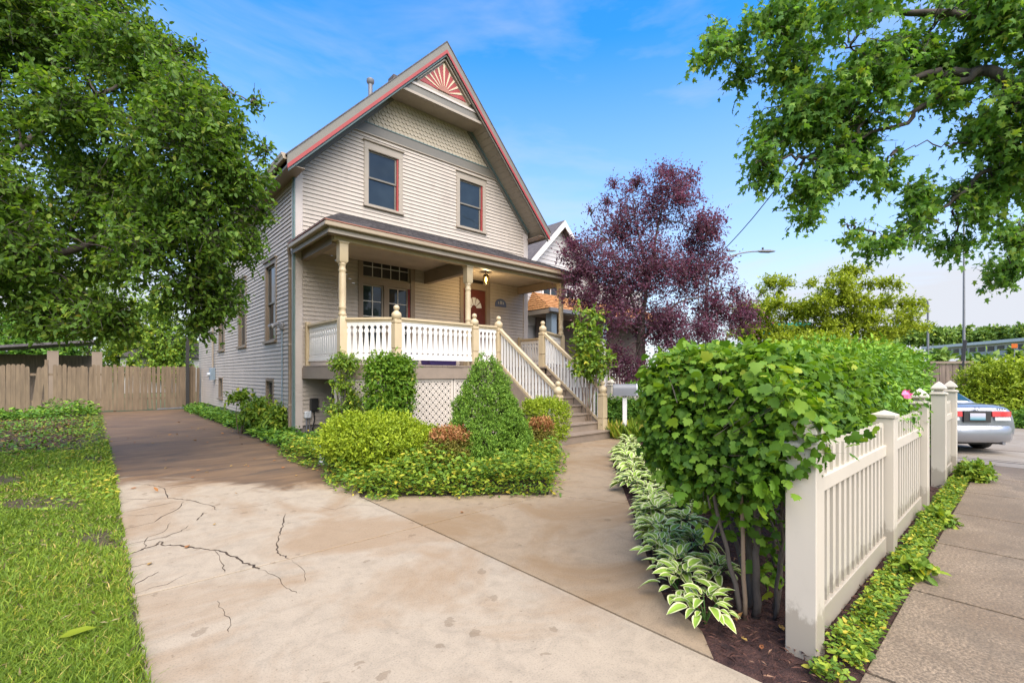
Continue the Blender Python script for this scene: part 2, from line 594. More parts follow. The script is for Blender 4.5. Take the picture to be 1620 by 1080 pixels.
ay_ = [-3.2, 0.0, 3.0, 7.2]
al.add([(x, y, gz(x) + (0.0 if x < 11.1 else 0.004)) for x in ax_ for y in ay_],
       [(i * 4 + j, (i + 1) * 4 + j, (i + 1) * 4 + j + 1, i * 4 + j + 1) for i in range(len(ax_) - 1) for j in range(3)])
tag(al.build('alley', 'alley'), kind='structure')
for k, (xx, ya, yb) in enumerate(((12.1, -1.5, 2.6), (13.6, -1.5, 3.2), (15.6, -2, 3.5))):
    MB().box(xx, xx + 0.025, ya, yb, gz(xx) + 0.004, gz(xx) + 0.009).build('joint', 'soil', bpy.data.objects['alley'])
kb = MB().box(11.35, 13.2, 1.05, 1.2, -0.2, 0.05)
tag(kb.build('kerb', 'alley', bevel=0.02), kind='structure')

# cracks in the slabs, filled with dirt
CR = [([(205, 766), (235, 766), (250, 769), (262, 774), (265, 787), (282, 789), (300, 791), (325, 797), (338, 801), (342, 806)], 0.017),
      ([(190, 884), (212, 874), (228, 867), (246, 862), (254, 856), (258, 862), (276, 862), (300, 865), (318, 868), (340, 869), (360, 876), (376, 883), (384, 890), (400, 894), (410, 900)], 0.024),
      ([(452, 812), (447, 826), (446, 838), (440, 852), (438, 866), (441, 876), (450, 879), (457, 883)], 0.010),
      ([(190, 864), (220, 857), (262, 849), (285, 840), (298, 831)], 0.008), ([(197, 790), (230, 789), (262, 788)], 0.010),
      ([(202, 809), (240, 801), (278, 794)], 0.007), ([(243, 826), (262, 814), (281, 805), (291, 793)], 0.009),
      ([(312, 823), (318, 816), (324, 810)], 0.010), ([(196, 900), (222, 893), (240, 890)], 0.008), ([(212, 926), (236, 912), (251, 904)], 0.008),
      ([(195, 816), (225, 815), (250, 811)], 0.006), ([(342, 806), (380, 803), (420, 798), (470, 785)], 0.004)]
CR += [([(262, 774), (285, 768), (310, 770)], 0.006), ([(338, 869), (352, 890), (356, 905)], 0.005), ([(410, 900), (440, 912), (452, 930), (470, 938)], 0.004), ([(228, 867), (232, 850), (262, 840), (270, 826)], 0.005), ([(190, 838), (215, 832), (243, 826)], 0.006),
       ([(200, 945), (238, 930), (262, 925), (300, 905)], 0.004), ([(460, 884), (480, 902), (482, 920)], 0.003), ([(345, 950), (352, 968), (366, 980), (362, 1000)], 0.004), ([(500, 800), (530, 806), (552, 798), (600, 800)], 0.004)]
CR = [(p_, w_ * (1.5 if w_ < 0.012 else 1.0)) for p_, w_ in CR]
for pts, wd in CR:
    pp = []
    for i in range(len(pts) - 1):
        for k in range(4):
            t = k / 4
            x, y = gnd(pts[i][0] * (1 - t) + pts[i + 1][0] * t, pts[i][1] * (1 - t) + pts[i + 1][1] * t)
            pp.append((x + random.uniform(-1, 1) * 0.012, y + random.uniform(-1, 1) * 0.012))
    pp.append(gnd(*pts[-1]))
    b = MB()
    vs_, n = [], len(pp)
    for i, (x, y) in enumerate(pp):
        a, c = Vector(pp[max(i - 1, 0)]), Vector(pp[min(i + 1, n - 1)])
        d = (c - a).normalized()
        ww = wd * random.uniform(0.35, 1.0) * (0.25 if i in (0, n - 1) else 1)
        vs_ += [(x - d.y * ww / 2, y + d.x * ww / 2, 0.0015), (x + d.y * ww / 2, y - d.x * ww / 2, 0.0015)]
    b.add(vs_, [(2 * i, 2 * i + 1, 2 * i + 3, 2 * i + 2) for i in range(n - 1)])
    b.build('crack', 'soil', drv)

# ------------------------------------------------------------------ the house
HX0, HX1, HF, HB = 3.53, 11.14, 11.65, 25.2
XC = 7.34
SL = 1.064
house = thing('house', 'two-storey tan clapboard house with steep gable, red sunburst and white-railed front porch', 'house', (XC, HF, 0))
front = lambda u, w_, z: (u, HF - w_, z)
side = lambda u, w_, z: (HX0 - w_, u, z)
roof_z = lambda x: 10.82 - SL * abs(x - XC)
EXPO = 0.102



def lap(T, lo, hi, z0, z1, holes, ex=EXPO, out_=0.024):
    """lapped boards on a wall; lo/hi give the wall's ends at a height, holes are (u0,u1,z0,z1)"""
    b = MB(T)
    z = z0
    while z < z1 - 0.01:
        zt = min(z + ex, z1)
        segs = [(lo(z), lo(zt), hi(z), hi(zt))]
        zm = (z + zt) / 2
        for (h0, h1, hz0, hz1) in holes:
            if hz0 < zm < hz1:
                nx = []
                for (a, at, c, ct) in segs:
                    if h1 <= a or h0 >= c:
                        nx.append((a, at, c, ct))
                        continue
                    if h0 > a:
                        nx.append((a, at, h0, h0))
                    if h1 < c:
                        nx.append((h1, h1, c, ct))
                segs = nx
        for (a, at, c, ct) in segs:
            if c - a < 0.01:
                continue
            if c - a > 2.6 and at == a and ct == c:
                cut = random.uniform(a + 0.6, c - 0.6)
                todo = [(a, at, cut - 0.0015, cut - 0.0015), (cut + 0.0015, cut + 0.0015, c, ct)]
            else:
                todo = [(a, at, c, ct)]
            for (a, at, c, ct) in todo:
              j = random.uniform(-0.002, 0.002)
              b.add([(a, out_ + j, z), (c, out_ + j, z), (ct, 0.003, zt), (at, 0.003, zt), (a, -0.012, z + 0.016), (c, -0.012, z + 0.016)],
                    [(0, 1, 2, 3), (4, 5, 1, 0)])
        z = zt
    return b


halfw = lambda z: min(3.805, max(0.02, 2.3 - (z - 7.88) / SL))
fholes = [(5.34, 6.26, 5.97, 7.45), (8.28, 9.21, 6.03, 7.50), (5.10, 6.73, 2.2, 4.76), (8.33, 9.46, 1.7, 4.78)]
lap(front, lambda z: XC - halfw(z), lambda z: XC + halfw(z), 0.28, 7.84, fholes).build('siding', 'siding', house, kind='stuff')
sholes = [(13.1, 14.15, 2.36, 4.5), (16.33, 17.38, 2.36, 4.5), (19.6, 20.62, 2.36, 4.5), (13.33, 14.05, 0.58, 1.36), (19.9, 20.6, 0.60, 1.38)]
lap(side, lambda z: HF + 0.01, lambda z: HB, 0.28, 6.42, sholes).build('siding', 'siding', house, kind='stuff')
lap(lambda u, w_, z: (HX1 + w_, u, z), lambda z: HF + 0.01, lambda z: HB, 0.28, 6.42, []).build('siding', 'siding', house, kind='stuff')
# inner shell and foundation
MB().ext([(HX0 + 0.3, HB, 0.2), (HX1 - 0.3, HB, 0.2), (HX1 - 0.3, HB, 6.3), (XC, HB, 10.3), (HX0 + 0.3, HB, 6.3)], (0, -0.12, 0)).build('rear_wall', 'siding', house)
MB().box(HX0 + 0.03, HX1 - 0.03, HF + 0.03, HB, -0.05, 0.28).build('foundation', 'found', house)

# corner boards with their teal edge
for xa, xb in ((HX0 - 0.03, HX0 + 0.17), (HX1 - 0.17, HX1 + 0.03)):
    MB().box(xa, xb, HF - 0.035, HF + 0.02, 0.2, 6.33).build('corner_board', 'corner', house, bevel=0.004)
MB().box(HX0 - 0.034, HX0 - 0.004, HF - 0.055, HF - 0.036, 0.2, 6.3).build('corner_bead', 'teal', house)
MB().box(HX0 - 0.036, HX0 - 0.004, HF + 0.022, HF + 0.12, 0.2, 6.3).build('corner_board', 'corner', house)
MB().box(HX0 - 0.05, HX0 - 0.037, HF - 0.035, HF + 0.02, 0.2, 6.3).build('corner_bead', 'teal', house)

# belt board, scale shingles
bz = [(7.84, 8.10, 'trim_grey', 0.03), (8.10, 8.125, 'teal', 0.045), (7.815, 7.84, 'trim', 0.05)]
for za, zb, mt, dp in bz:
    ha, hb = halfw(za), halfw(zb)
    MB(front).ext([(XC - ha, 0, za), (XC + ha, 0, za), (XC + hb, 0, zb), (XC - hb, 0, zb)], (0, dp, 0)).build('belt_board', mt, house)
sc = MB(front)
SW, SH, row = 0.125, 0.115, 0
z = 8.115
while z < 9.10:
    h = halfw(z + SH * 0.6) - 0.005
    off = (row % 2) * SW / 2
    k0 = -int(h / SW) - 1
    for k in range(k0, -k0 + 1):
        c = k * SW + off
        a, b_ = max(c - SW / 2 + 0.003, -h), min(c + SW / 2 - 0.003, h)
        if b_ - a < 0.03:
            continue
        d0 = 0.022 + random.uniform(-0.002, 0.002)
        pts = [(XC + a, 0.004, min(9.12, z + SH * 1.15)), (XC + a, d0, z + 0.045)]
        for t in (0.18, 0.5, 0.82):
            pts.append((XC + a + (b_ - a) * t, d0, z + 0.045 - 0.045 * math.sin(math.pi * t) ** 0.6))
        pts += [(XC + b_, d0, z + 0.045), (XC + b_, 0.004, min(9.12, z + SH * 1.15))]
        n = len(pts)
        bk = [(p[0], -0.002, p[2]) for p in pts]
        sc.add(pts + bk, [tuple(range(n))] + [(i, i + 1, n + i + 1, n + i) for i in range(1, n - 2)])
    z += SH
    row += 1
sc.build('scale_shingles', 'scale', house, kind='stuff')
MB(front).ext([(XC - halfw(8.1), 0, 8.1), (XC + halfw(8.1), 0, 8.1), (XC + halfw(9.15), 0, 9.15), (XC - halfw(9.15), 0, 9.15)], (0, -0.03, 0)).build('sheathing', 'scale', house)

# rake frieze on the wall, soffit boards, roof, rake boards
RF = 10.97
for sg in (-1, 1):
    X = lambda t: XC + sg * t
    for z0_, z1_, y0_, y1_, mt, nm in ((10.33, 10.50, HF - 0.04, HF - 0.005, 'trim_grey', 'rake_frieze'), (10.455, 10.515, HF - 0.075, HF - 0.041, 'teal', 'rake_bead')):
        lo_t = 1.1
        MB().ext([(X(lo_t), y0_, z0_ - SL * lo_t), (X(3.84), y0_, z0_ - SL * 3.84), (X(3.84), y0_, z1_ - SL * 3.84), (X(lo_t), y0_, z1_ - SL * lo_t)], (0, y1_ - y0_, 0)).build(nm, mt, house)
    t = 0.02
    while t < 4.05:
        t2 = min(t + 0.125, 4.08)
        zz = lambda q: 10.52 - SL * q
        MB().ext([(X(t + 0.003), RF + 0.02, zz(t + 0.003)), (X(t2 - 0.003), RF + 0.02, zz(t2 - 0.003)), (X(t2 - 0.003), RF + 0.02, zz(t2) + 0.02), (X(t + 0.003), RF + 0.02, zz(t) + 0.02)],
                 (0, HF - RF + 0.06, 0)).build('soffit_board', 'trim', house)
        t = t2
    MB().ext([(X(0), 10.93, 10.80), (X(4.17), 10.93, 10.80 - SL * 4.17), (X(4.17), 10.93, 10.545 - SL * 4.17), (X(0), 10.93, 10.545)], (0, HB + 0.4 - 10.93, 0)).build('roof_deck', 'trim_grey', house)
    MB().ext([(X(0), 10.885, 10.835), (X(4.22), 10.885, 10.835 - SL * 4.22), (X(4.22), 10.885, 10.803 - SL * 4.22), (X(0), 10.885, 10.803)], (0, HB + 0.5 - 10.885, 0)).build('roof', 'shingle', house)
    MB().ext([(X(0), 10.90, 10.80), (X(4.19), 10.90, 10.80 - SL * 4.19), (X(4.19), 10.90, 10.545 - SL * 4.19), (X(0), 10.90, 10.545)], (0, 0.028, 0)).build('rake_board', 'trim_grey', house)
    MB().ext([(X(0), 10.885, 10.585), (X(4.19), 10.885, 10.585 - SL * 4.19), (X(4.19), 10.885, 10.485 - SL * 4.19), (X(0), 10.885, 10.485)], (0, 0.014, 0)).build('red_rake_trim', 'red', house)
    MB().ext([(X(0), 10.93, 10.545), (X(4.15), 10.93, 10.545 - SL * 4.15), (X(4.15), 10.93, 10.42 - SL * 4.15), (X(0), 10.93, 10.42)], (0, 0.05, 0)).build('rake_bead', 'teal' if sg < 0 else 'trim_grey', house)
    # eave: fascia, soffit, gutter
    xe = XC + sg * 4.17
    xw = HX0 if sg < 0 else HX1
    MB().box(min(xe, xe - sg * 0.03), max(xe, xe - sg * 0.03), 10.985, HB + 0.35, 6.16, 6.36).build('eave_fascia', 'trim_grey', house)
    MB().box(min(xe - sg * 0.03, xw - sg * 0.02), max(xe - sg * 0.03, xw - sg * 0.02), 10.985, HB + 0.35, 6.155, 6.17).build('eave_soffit', 'trim_taupe', house)
    gp = [(0.0, 6.38), (0.13, 6.38), (0.12, 6.33), (0.10, 6.30), (0.085, 6.25), (0.0, 6.25)]
    MB().ext([(xe + sg * (u + 0.003), 10.96, zq) for u, zq in gp], (0, HB + 0.3 - 10.96, 0)).build('gutter', 'gutter', house, bevel=0.004)
MB().tube([(7.08, 15.2, 10.3), (7.08, 15.2, 11.52)], 0.075, 12).lathe(7.08, 15.2, [(0.08, 11.5), (0.13, 11.56), (0.13, 11.66), (0.08, 11.70)], 12).build('vent_pipe', 'metal', house, smooth=True)
MB().box(6.75, 7.05, 12.9, 13.25, 10.2, 10.62).build('roof_vent', 'shingle', house)

# pediment with the sunburst
PY = 11.06
hb_ = (10.50 - 9.02) / SL
MB().ext([(XC - hb_, PY, 9.02), (XC + hb_, PY, 9.02), (XC, PY, 10.50)], (0, HF - PY, 0)).build('pediment', 'trim', house)
for za, zb, dp, mt in ((9.0, 9.07, 0.07, 'trim'), (9.07, 9.27, 0.035, 'trim_grey'), (9.27, 9.33, 0.06, 'corner')):
    h0 = (10.5 - za) / SL - 0.015
    h1 = (10.5 - zb) / SL - 0.015
    MB().ext([(XC - h0, PY - dp, za), (XC + h0, PY - dp, za), (XC + h1, PY - dp, zb), (XC - h1, PY - dp, zb)], (0, dp - 0.001, 0)).build('pediment_cornice', mt, house)
FB, FA, FH = 9.47, 10.27, 0.78
panel = MB().ext([(XC - FH, PY - 0.006, FB), (XC + FH, PY - 0.006, FB), (XC, PY - 0.006, FA)], (0, 0.005, 0)).build('sunburst_panel', 'red', house)
for sg in (-1, 1):
    MB().bar((XC + sg * (FH + 0.11), PY - 0.02, FB - 0.03), (XC, PY - 0.02, FA + 0.09), 0.032, 0.11, (0, -1, 0)).build('panel_frame', 'trim', panel)
    MB().bar((XC + sg * (FH + 0.24), PY - 0.02, FB - 0.02), (XC, PY - 0.02, FA + 0.20), 0.05, 0.035, (0, -1, 0)).build('panel_frame', 'teal', panel)
cen = Vector((XC, FB - 0.03))


def edge_t(th):
    dx, dz = math.cos(th), math.sin(th)
    if abs(dx) < 1e-6:
        return FA - cen.y
    k = (FA - FB) / FH
    return (FA - cen.y) / (dz + k * abs(dx))


nr = 19
for i in range(nr):
    w0 = [0.62 if q % 2 else 1.35 for q in range(nr)]
    a0, a1 = R(4) + R(172) * sum(w0[:i]) / sum(w0), R(4) + R(172) * sum(w0[:i + 1]) / sum(w0)
    pts = [(cen.x + 0.15 * math.cos(a0), cen.y + 0.15 * math.sin(a0)), (cen.x + edge_t(a0) * math.cos(a0), cen.y + edge_t(a0) * math.sin(a0))]
    if a0 < math.pi / 2 < a1:
        pts.append((XC, FA))
    pts += [(cen.x + edge_t(a1) * math.cos(a1), cen.y + edge_t(a1) * math.sin(a1)), (cen.x + 0.15 * math.cos(a1), cen.y + 0.15 * math.sin(a1))]
    dep_ = 0.012 if i % 2 == 0 else 0.022
    MB().ext([(x, PY - dep_, zq) for x, zq in pts], (0, dep_ - 0.007, 0)).build('ray', 'red' if i % 2 == 0 else 'cream', panel)
pts = [(cen.x + 0.19 * math.cos(R(8 + 164 * k / 14)), PY - 0.03, cen.y + 0.19 * math.sin(R(8 + 164 * k / 14))) for k in range(15)]
MB().ext(pts, (0, 0.022, 0)).build('sun_disc', 'lip', panel)


# ------------------------------------------------------------------ windows and doors
def window(T, u0, u1, z0, z1, casing=0.12, head=0.22, double=True, cs='trim_taupe', red=True, sill=True, parent=house, crown=True):
    b = MB(T)
    b.box(u0 - casing, u0, -0.09, 0.035, z0 - 0.02, z1)
    b.box(u1, u1 + casing, -0.09, 0.035, z0 - 0.02, z1)
    b.box(u0 - casing, u1 + casing, -0.09, 0.036, z1, z1 + head)
    b.box(u0 - 0.02, u1 + 0.02, -0.09, 0.02, z0 - 0.03, z0)
    wdw = b.build('window', cs, parent, bevel=0.004)
    if crown:
        MB(T).box(u0 - casing - 0.03, u1 + casing + 0.03, -0.02, 0.08, z1 + head, z1 + head + 0.035).build('head_moulding', cs, wdw, bevel=0.006)
    if sill:
        MB(T).box(u0 - casing - 0.02, u1 + casing + 0.02, -0.02, 0.085, z0 - 0.085, z0 - 0.03).build('sill', cs, wdw, bevel=0.006)
    if red:
        MB(T).box(u1 - 0.045, u1 - 0.001, -0.07, 0.004, z0 + 0.002, z1 - 0.002).build('stop_bead', 'red', wdw)
        u1 = u1 - 0.045
    zm = (z0 + z1) / 2
    for (a, c, dd) in (((z0, zm + 0.02, -0.055), (zm - 0.02, z1, -0.03)) if double else ((z0, z1, -0.04),)):
        s_ = MB(T)
        f = 0.045
        s_.box(u0, u0 + f, dd - 0.03, dd, a, c).box(u1 - f, u1, dd - 0.03, dd, a, c).box(u0 + f, u1 - f, dd - 0.03, dd, a, a + f).box(u0 + f, u1 - f, dd - 0.03, dd, c - f, c)
        s_.build('sash', 'trim_grey', wdw)
        MB(T).box(u0 + f - 0.005, u1 - f + 0.005, dd - 0.022, dd - 0.014, a + f - 0.005, c - f + 0.005).build('pane', 'glass', wdw)
    return wdw


window(front, 5.36, 6.24, 5.99, 7.43, cs='trim', head=0.20)
window(front, 8.30, 9.19, 6.05, 7.48, cs='trim', head=0.20)
for u0, u1 in ((13.18, 14.05), (16.42, 17.28), (19.68, 20.52)):
    window(side, u0, u1, 2.42, 4.42, casing=0.11, head=0.12, cs='trim_taupe', red=False)
for u0, u1, z0, z1 in ((13.38, 14.0, 0.62, 1.32), (19.95, 20.55, 0.64, 1.34)):
    window(side, u0, u1, z0, z1, casing=0.06, head=0.06, double=False, cs='trim_taupe', red=False, crown=False)


def gridsash(u0, u1, z0, z1, nu, nz, parent, dd=-0.03, pane='glass'):
    f = 0.04
    s_ = MB(front)
    s_.box(u0, u0 + f, dd - 0.03, dd, z0, z1).box(u1 - f, u1, dd - 0.03, dd, z0, z1).box(u0 + f, u1 - f, dd - 0.03, dd, z0, z0 + f).box(u0 + f, u1 - f, dd - 0.03, dd, z1 - f, z1)
    s_.build('sash', 'trim', parent)
    for i in range(1, nu):
        u = u0 + f + (u1 - u0 - 2 * f) * i / nu
        MB(front).box(u - 0.009, u + 0.009, dd - 0.02, dd - 0.004, z0 + f, z1 - f).build('muntin', 'white', parent)
    for i in range(1, nz):
        zq = z0 + f + (z1 - z0 - 2 * f) * i / nz
        MB(front).box(u0 + f, u1 - f, dd - 0.019, dd - 0.005, zq - 0.009, zq + 0.009).build('muntin', 'white', parent)
    for i in range(nu):
        for j in range(nz):
            a = u0 + f + (u1 - u0 - 2 * f) * i / nu
            c = u0 + f + (u1 - u0 - 2 * f) * (i + 1) / nu
            e = z0 + f + (z1 - z0 - 2 * f) * j / nz
            h = z0 + f + (z1 - z0 - 2 * f) * (j + 1) / nz
            MB(front).box(a, c, dd - 0.034, dd - 0.026, e, h).build('pane', pane, parent)


b = MB(front)
b.box(5.08, 5.20, -0.1, 0.045, 2.15, 4.74).box(6.60, 6.74, -0.1, 0.045, 2.15, 4.74).box(5.08, 6.74, -0.1, 0.046, 4.66, 4.82)
b.box(5.20, 6.60, -0.1, 0.03, 3.88, 4.06).box(5.80, 5.94, -0.1, 0.03, 2.2, 3.88).box(5.06, 6.76, -0.1, 0.07, 2.1, 2.2)
pw = b.build('porch_window', 'trim_taupe', house, bevel=0.004)
gridsash(5.20, 6.60, 4.06, 4.66, 5, 2, pw, pane='blind')
gridsash(5.20, 5.80, 2.2, 3.88, 2, 4, pw)
gridsash(5.94, 6.55, 2.2, 3.88, 2, 4, pw)
MB(front).box(6.55, 6.598, -0.08, 0.0, 2.2, 3.88).build('stop_bead', 'red', pw)

b = MB(front)
b.box(8.30, 8.43, -0.1, 0.045, 1.72, 4.74).box(9.33, 9.48, -0.1, 0.045, 1.72, 4.74).box(8.30, 9.48, -0.1, 0.046, 4.70, 4.82).box(8.43, 9.33, -0.1, 0.03, 4.16, 4.36)
df = b.build('door_frame', 'trim_taupe', house, bevel=0.004)
MB(front).box(8.43, 9.33, -0.06, -0.05, 4.36, 4.70).build('transom_pane', 'blind', df)
dr = MB(front).box(8.43, 9.33, -0.08, -0.03, 1.74, 4.16).build('door', 'maroon', house, bevel=0.003)
for u0, u1, z0, z1 in ((8.53, 8.84, 1.95, 2.65), (8.92, 9.23, 1.95, 2.65), (8.53, 8.84, 2.78, 3.45), (8.92, 9.23, 2.78, 3.45)):
    MB(front).box(u0, u1, -0.03, -0.016, z0, z1).build('door_panel', 'maroon', dr, bevel=0.01)
M['frost'] = paint('fanlight_glass', (0.62, 0.64, 0.66), 0.15, 0.1)
pts = []
for k in range(5):
    a0, a1 = R(2 + 35.2 * k + 3), R(2 + 35.2 * (k + 1) - 3)
    pl = [(8.88 + 0.10 * math.cos(a0), 0.03 - 0.055, 3.58 + 0.10 * math.sin(a0))]
    for q in range(5):
        a = a0 + (a1 - a0) * q / 4
        pl.append((8.88 + 0.30 * math.cos(a), -0.025, 3.58 + 0.34 * math.sin(a)))
    pl.append((8.88 + 0.10 * math.cos(a1), -0.025, 3.58 + 0.10 * math.sin(a1)))
    MB(front).ext(pl, (0, -0.004, 0)).build('fanlight_pane', 'frost', dr)
kn = MB().lathe(0, 0, [(0.012, 0), (0.012, 0.03), (0.03, 0.04), (0.032, 0.06), (0.015, 0.075)], 12)
kn.v = [(9.25 + x, HF + 0.03 - zq, 2.72 + y) for x, y, zq in kn.v]
kn.build('door_knob', 'metal', dr, smooth=True)

# ------------------------------------------------------------------ porch
DZ = 1.70
deck_poly = [(3.70, 11.60), (3.70, 9.52), (4.58, 8.62), (9.12, 8.62), (10.82, 9.52), (10.82, 11.60)]
# deck boards run front to back
bw = 0.14
x = 3.70


def deck_front(xx):
    if xx < 4.58:
        return 9.52 + (8.62 - 9.52) * (xx - 3.70) / 0.88
    if xx > 9.12:
        return 8.62 + 0.9 * (xx - 9.12) / 1.7
    return 8.62


while x < 10.82 - 0.01:
    x2 = min(x + bw, 10.82)
    j = random.uniform(0, 0.012)
    MB().ext([(x + 0.003, deck_front(x) - 0.03 - j, DZ), (x2 - 0.003, deck_front(x2) - 0.03 - j, DZ), (x2 - 0.003, 11.6, DZ), (x + 0.003, 11.6, DZ)], (0, 0, -0.035)).build('deck_board', 'deck', house)
    x = x2
fp = [(3.70, 11.60), (3.70, 9.52), (4.58, 8.62), (7.34, 8.62)]
fp2 = [(9.06, 8.62), (9.12, 8.62), (10.82, 9.52), (10.82, 11.60)]
for pl in (fp, fp2):
    for a, c in zip(pl[:-1], pl[1:]):
        MB().bar((a[0], a[1], 1.53), (c[0], c[1], 1.53), 0.045, 0.255).build('deck_fascia', 'fascia', house)
for (px_, py_) in ((3.76, 9.56), (4.62, 8.72), (7.2, 8.72), (10.72, 9.6)):
    MB().box(px_ - 0.06, px_ + 0.06, py_ - 0.03, py_ + 0.09, 0, 1.40).build('deck_post', 'lattice', house)


def lattice(a, c, z0, z1, s=0.158):
    """interlaced circles cut from sheet vinyl, with a frame round them"""
    a, c = Vector(a), Vector(c)
    L = (c - a).length
    d = (c - a) / L
    nrm = Vector((d.y, -d.x))
    T = lambda u, w_, z: (a.x + d.x * u + nrm.x * w_, a.y + d.y * u + nrm.y * w_, z)
    b = MB(T)
    b.box(0, 0.05, -0.006, 0.02, z0, z1).box(L - 0.05, L, -0.006, 0.02, z0, z1).box(0.05, L - 0.05, -0.006, 0.02, z1 - 0.05, z1).box(0.05, L - 0.05, -0.006, 0.02, z0, z0 + 0.05)
    lt = b.build('lattice_panel', 'lattice', house)
    b = MB(T)
    nu, nz = 2 * max(1, round((L - 0.06) / s / 2 * 2)), 2 * max(1, round((z1 - z0 - 0.06) / s / 2 * 2))
    su, sz = (L - 0.06) / nu, (z1 - z0 - 0.06) / nz
    hwid = 0.20
    for i in range(nu + 1):
        for j in range(nz + 1):
            if (i + j) % 2:
                continue
            cu, cz = 0.03 + su * i, z0 + 0.03 + sz * j
            lay = ((i % 2) + 2 * ((i // 2 + j // 2) % 2)) * 0.0012
            n = 16
            vs_, fs_ = [], []
            for k in range(n):
                t = 2 * math.pi * k / n
                for r_ in (1 - hwid, 1 + hwid):
                    u = min(L - 0.01, max(0.01, cu + su * r_ * math.cos(t)))
                    zq = min(z1 - 0.01, max(z0 + 0.01, cz + sz * r_ * math.sin(t)))
                    vs_.append((u, 0.004 + lay, zq))
            for k in range(n):
                k2 = (k + 1) % n
                fs_.append((2 * k, 2 * k + 1, 2 * k2 + 1, 2 * k2))
            b.add(vs_, fs_)
    o = b.build('lattice_rings', 'lattice', lt, kind='stuff')
    return lt


lattice((3.74, 9.50), (4.60, 8.66), 0.06, 1.40)
lattice((4.62, 8.66), (5.98, 8.66), 0.06, 1.40)
lattice((6.0, 8.66), (7.32, 8.66), 0.06, 1.40)
lattice((9.12, 8.66), (10.78, 9.52), 0.06, 1.40)
MB().box(3.75, 10.8, 9.9, 9.95, 0.0, 1.4).build('under_deck_shade', 'dark', house)  # dark sheet whose colour stands in for the shade under the deck

# columns
COLS = [(3.86, 9.62), (7.12, 9.62), (10.66, 9.62)]
for cx_, cy_ in COLS:
    b = MB().sqlathe(cx_, cy_, [(0.082, DZ), (0.082, 2.66), (0.062, 2.72)])
    prof = [(0.06, 2.70), (0.083, 2.74), (0.083, 2.77), (0.066, 2.80), (0.066, 2.86), (0.078, 2.88), (0.078, 2.91), (0.070, 2.94), (0.076, 3.2), (0.072, 3.60), (0.066, 3.64), (0.078, 3.66), (0.078, 3.69), (0.064, 3.72), (0.064, 3.77), (0.08, 3.80), (0.06, 3.84)]
    b.lathe(cx_, cy_, prof, 20)
    b.sqlathe(cx_, cy_, [(0.06, 3.82), (0.09, 3.86), (0.09, 4.22), (0.105, 4.235), (0.105, 4.27)])
    b.build('column', 'buff', house, smooth=True)


def newel(x, y, z0, zb, parent=house, hw=0.08):
    """turned newel: square shaft with grooves, swollen head, ball"""
    p = [(hw, z0), (hw, zb - 0.62), (hw * 0.8, zb - 0.612), (hw * 0.8, zb - 0.60), (hw, zb - 0.592), (hw, zb - 0.10), (hw * 0.8, zb - 0.092), (hw * 0.8, zb - 0.08), (hw, zb - 0.07), (hw, zb - 0.02), (hw * 0.7, zb)]
    b = MB().sqlathe(x, y, p)
    b.lathe(x, y, [(0.06, zb - 0.01), (0.094, zb + 0.035), (0.104, zb + 0.08), (0.094, zb + 0.125), (0.05, zb + 0.165), (0.036, zb + 0.18)] +
            [(0.062 * math.sin(R(a)), zb + 0.235 - 0.062 * math.cos(R(a))) for a in range(35, 180, 20)] + [(0.008, zb + 0.297)], 16)
    return b.build('newel', 'buff', parent, smooth=True)


NZ = 2.64
NEW = [(4.65, 8.76), (6.67, 8.76), (7.42, 8.76), (8.98, 8.76)]
for x_, y_ in NEW:
    newel(x_, y_, DZ, NZ)
for x_ in (7.42, 8.98):
    newel(x_, 6.78, 0.19, 1.06)
for x_, y_ in ((3.80, 11.56), (10.74, 11.56)):
    MB().box(x_ - 0.05, x_ + 0.05, y_ - 0.04, y_ + 0.05, DZ, 2.75).build('rail_post', 'buff', house)

# sawn balusters
bprof = [(0, .0640), (.085, .0640), (.115, .026), (.145, .0615), (.17, .0615), (.68, .032), (.72, .049), (.77, .052), (.80, .040), (.835, .026), (.865, .030), (.89, .052), (.905, .0640), (1, .0640)]
BH = 0.78
bm_ = MB()
pl = [(h, 0, t * BH) for t, h in bprof] + [(-h, 0, t * BH) for t, h in bprof[::-1]]
n = len(bprof)
vs_ = [(h, -0.011, t * BH) for t, h in bprof] + [(-h, -0.011, t * BH) for t, h in bprof]
vs_ += [(x_, 0.011, z_) for x_, y_, z_ in vs_]
fs_ = []
for i in range(n - 1):
    fs_ += [(i, i + 1, n + i + 1, n + i), (2 * n + i, 3 * n + i, 3 * n + i + 1, 2 * n + i + 1), (i, 2 * n + i, 2 * n + i + 1, i + 1), (n + i, n + i + 1, 3 * n + i + 1, 3 * n + i)]
bal_me = bm_.add(vs_, fs_).mesh('baluster', 'white')


def railing(a, c, ztop=2.66):
    a, c = Vector((*a, 0)), Vector((*c, 0))
    L = (c - a).length
    d = (c - a) / L
    rl = MB().bar((a.x, a.y, ztop), (c.x, c.y, ztop), 0.10, 0.045).bar((a.x, a.y, ztop - 0.045), (c.x, c.y, ztop - 0.045), 0.05, 0.04).build('railing', 'buff', house)
    MB().bar((a.x, a.y, 1.83), (c.x, c.y, 1.83), 0.055, 0.05).build('bottom_rail', 'white', rl)
    k = max(1, round(L / 0.130))
    for i in range(k):
        p = a + d * (L * (i + 0.5) / k)
        o = link('baluster', bal_me, rl, (p.x, p.y, 1.855))
        o.rotation_euler = (0, 0, math.atan2(d.y, d.x))
        o.scale = (L / k / 0.130, 1, (ztop - 0.065 - 1.855) / BH)


railing((3.82, 11.5), (3.84, 9.70))
railing((3.92, 9.56), (4.60, 8.82))
railing((4.73, 8.76), (6.59, 8.76))
railing((6.75, 8.76), (7.34, 8.76))
railing((9.06, 8.80), (10.60, 9.58))
railing((10.72, 9.70), (10.74, 11.5))

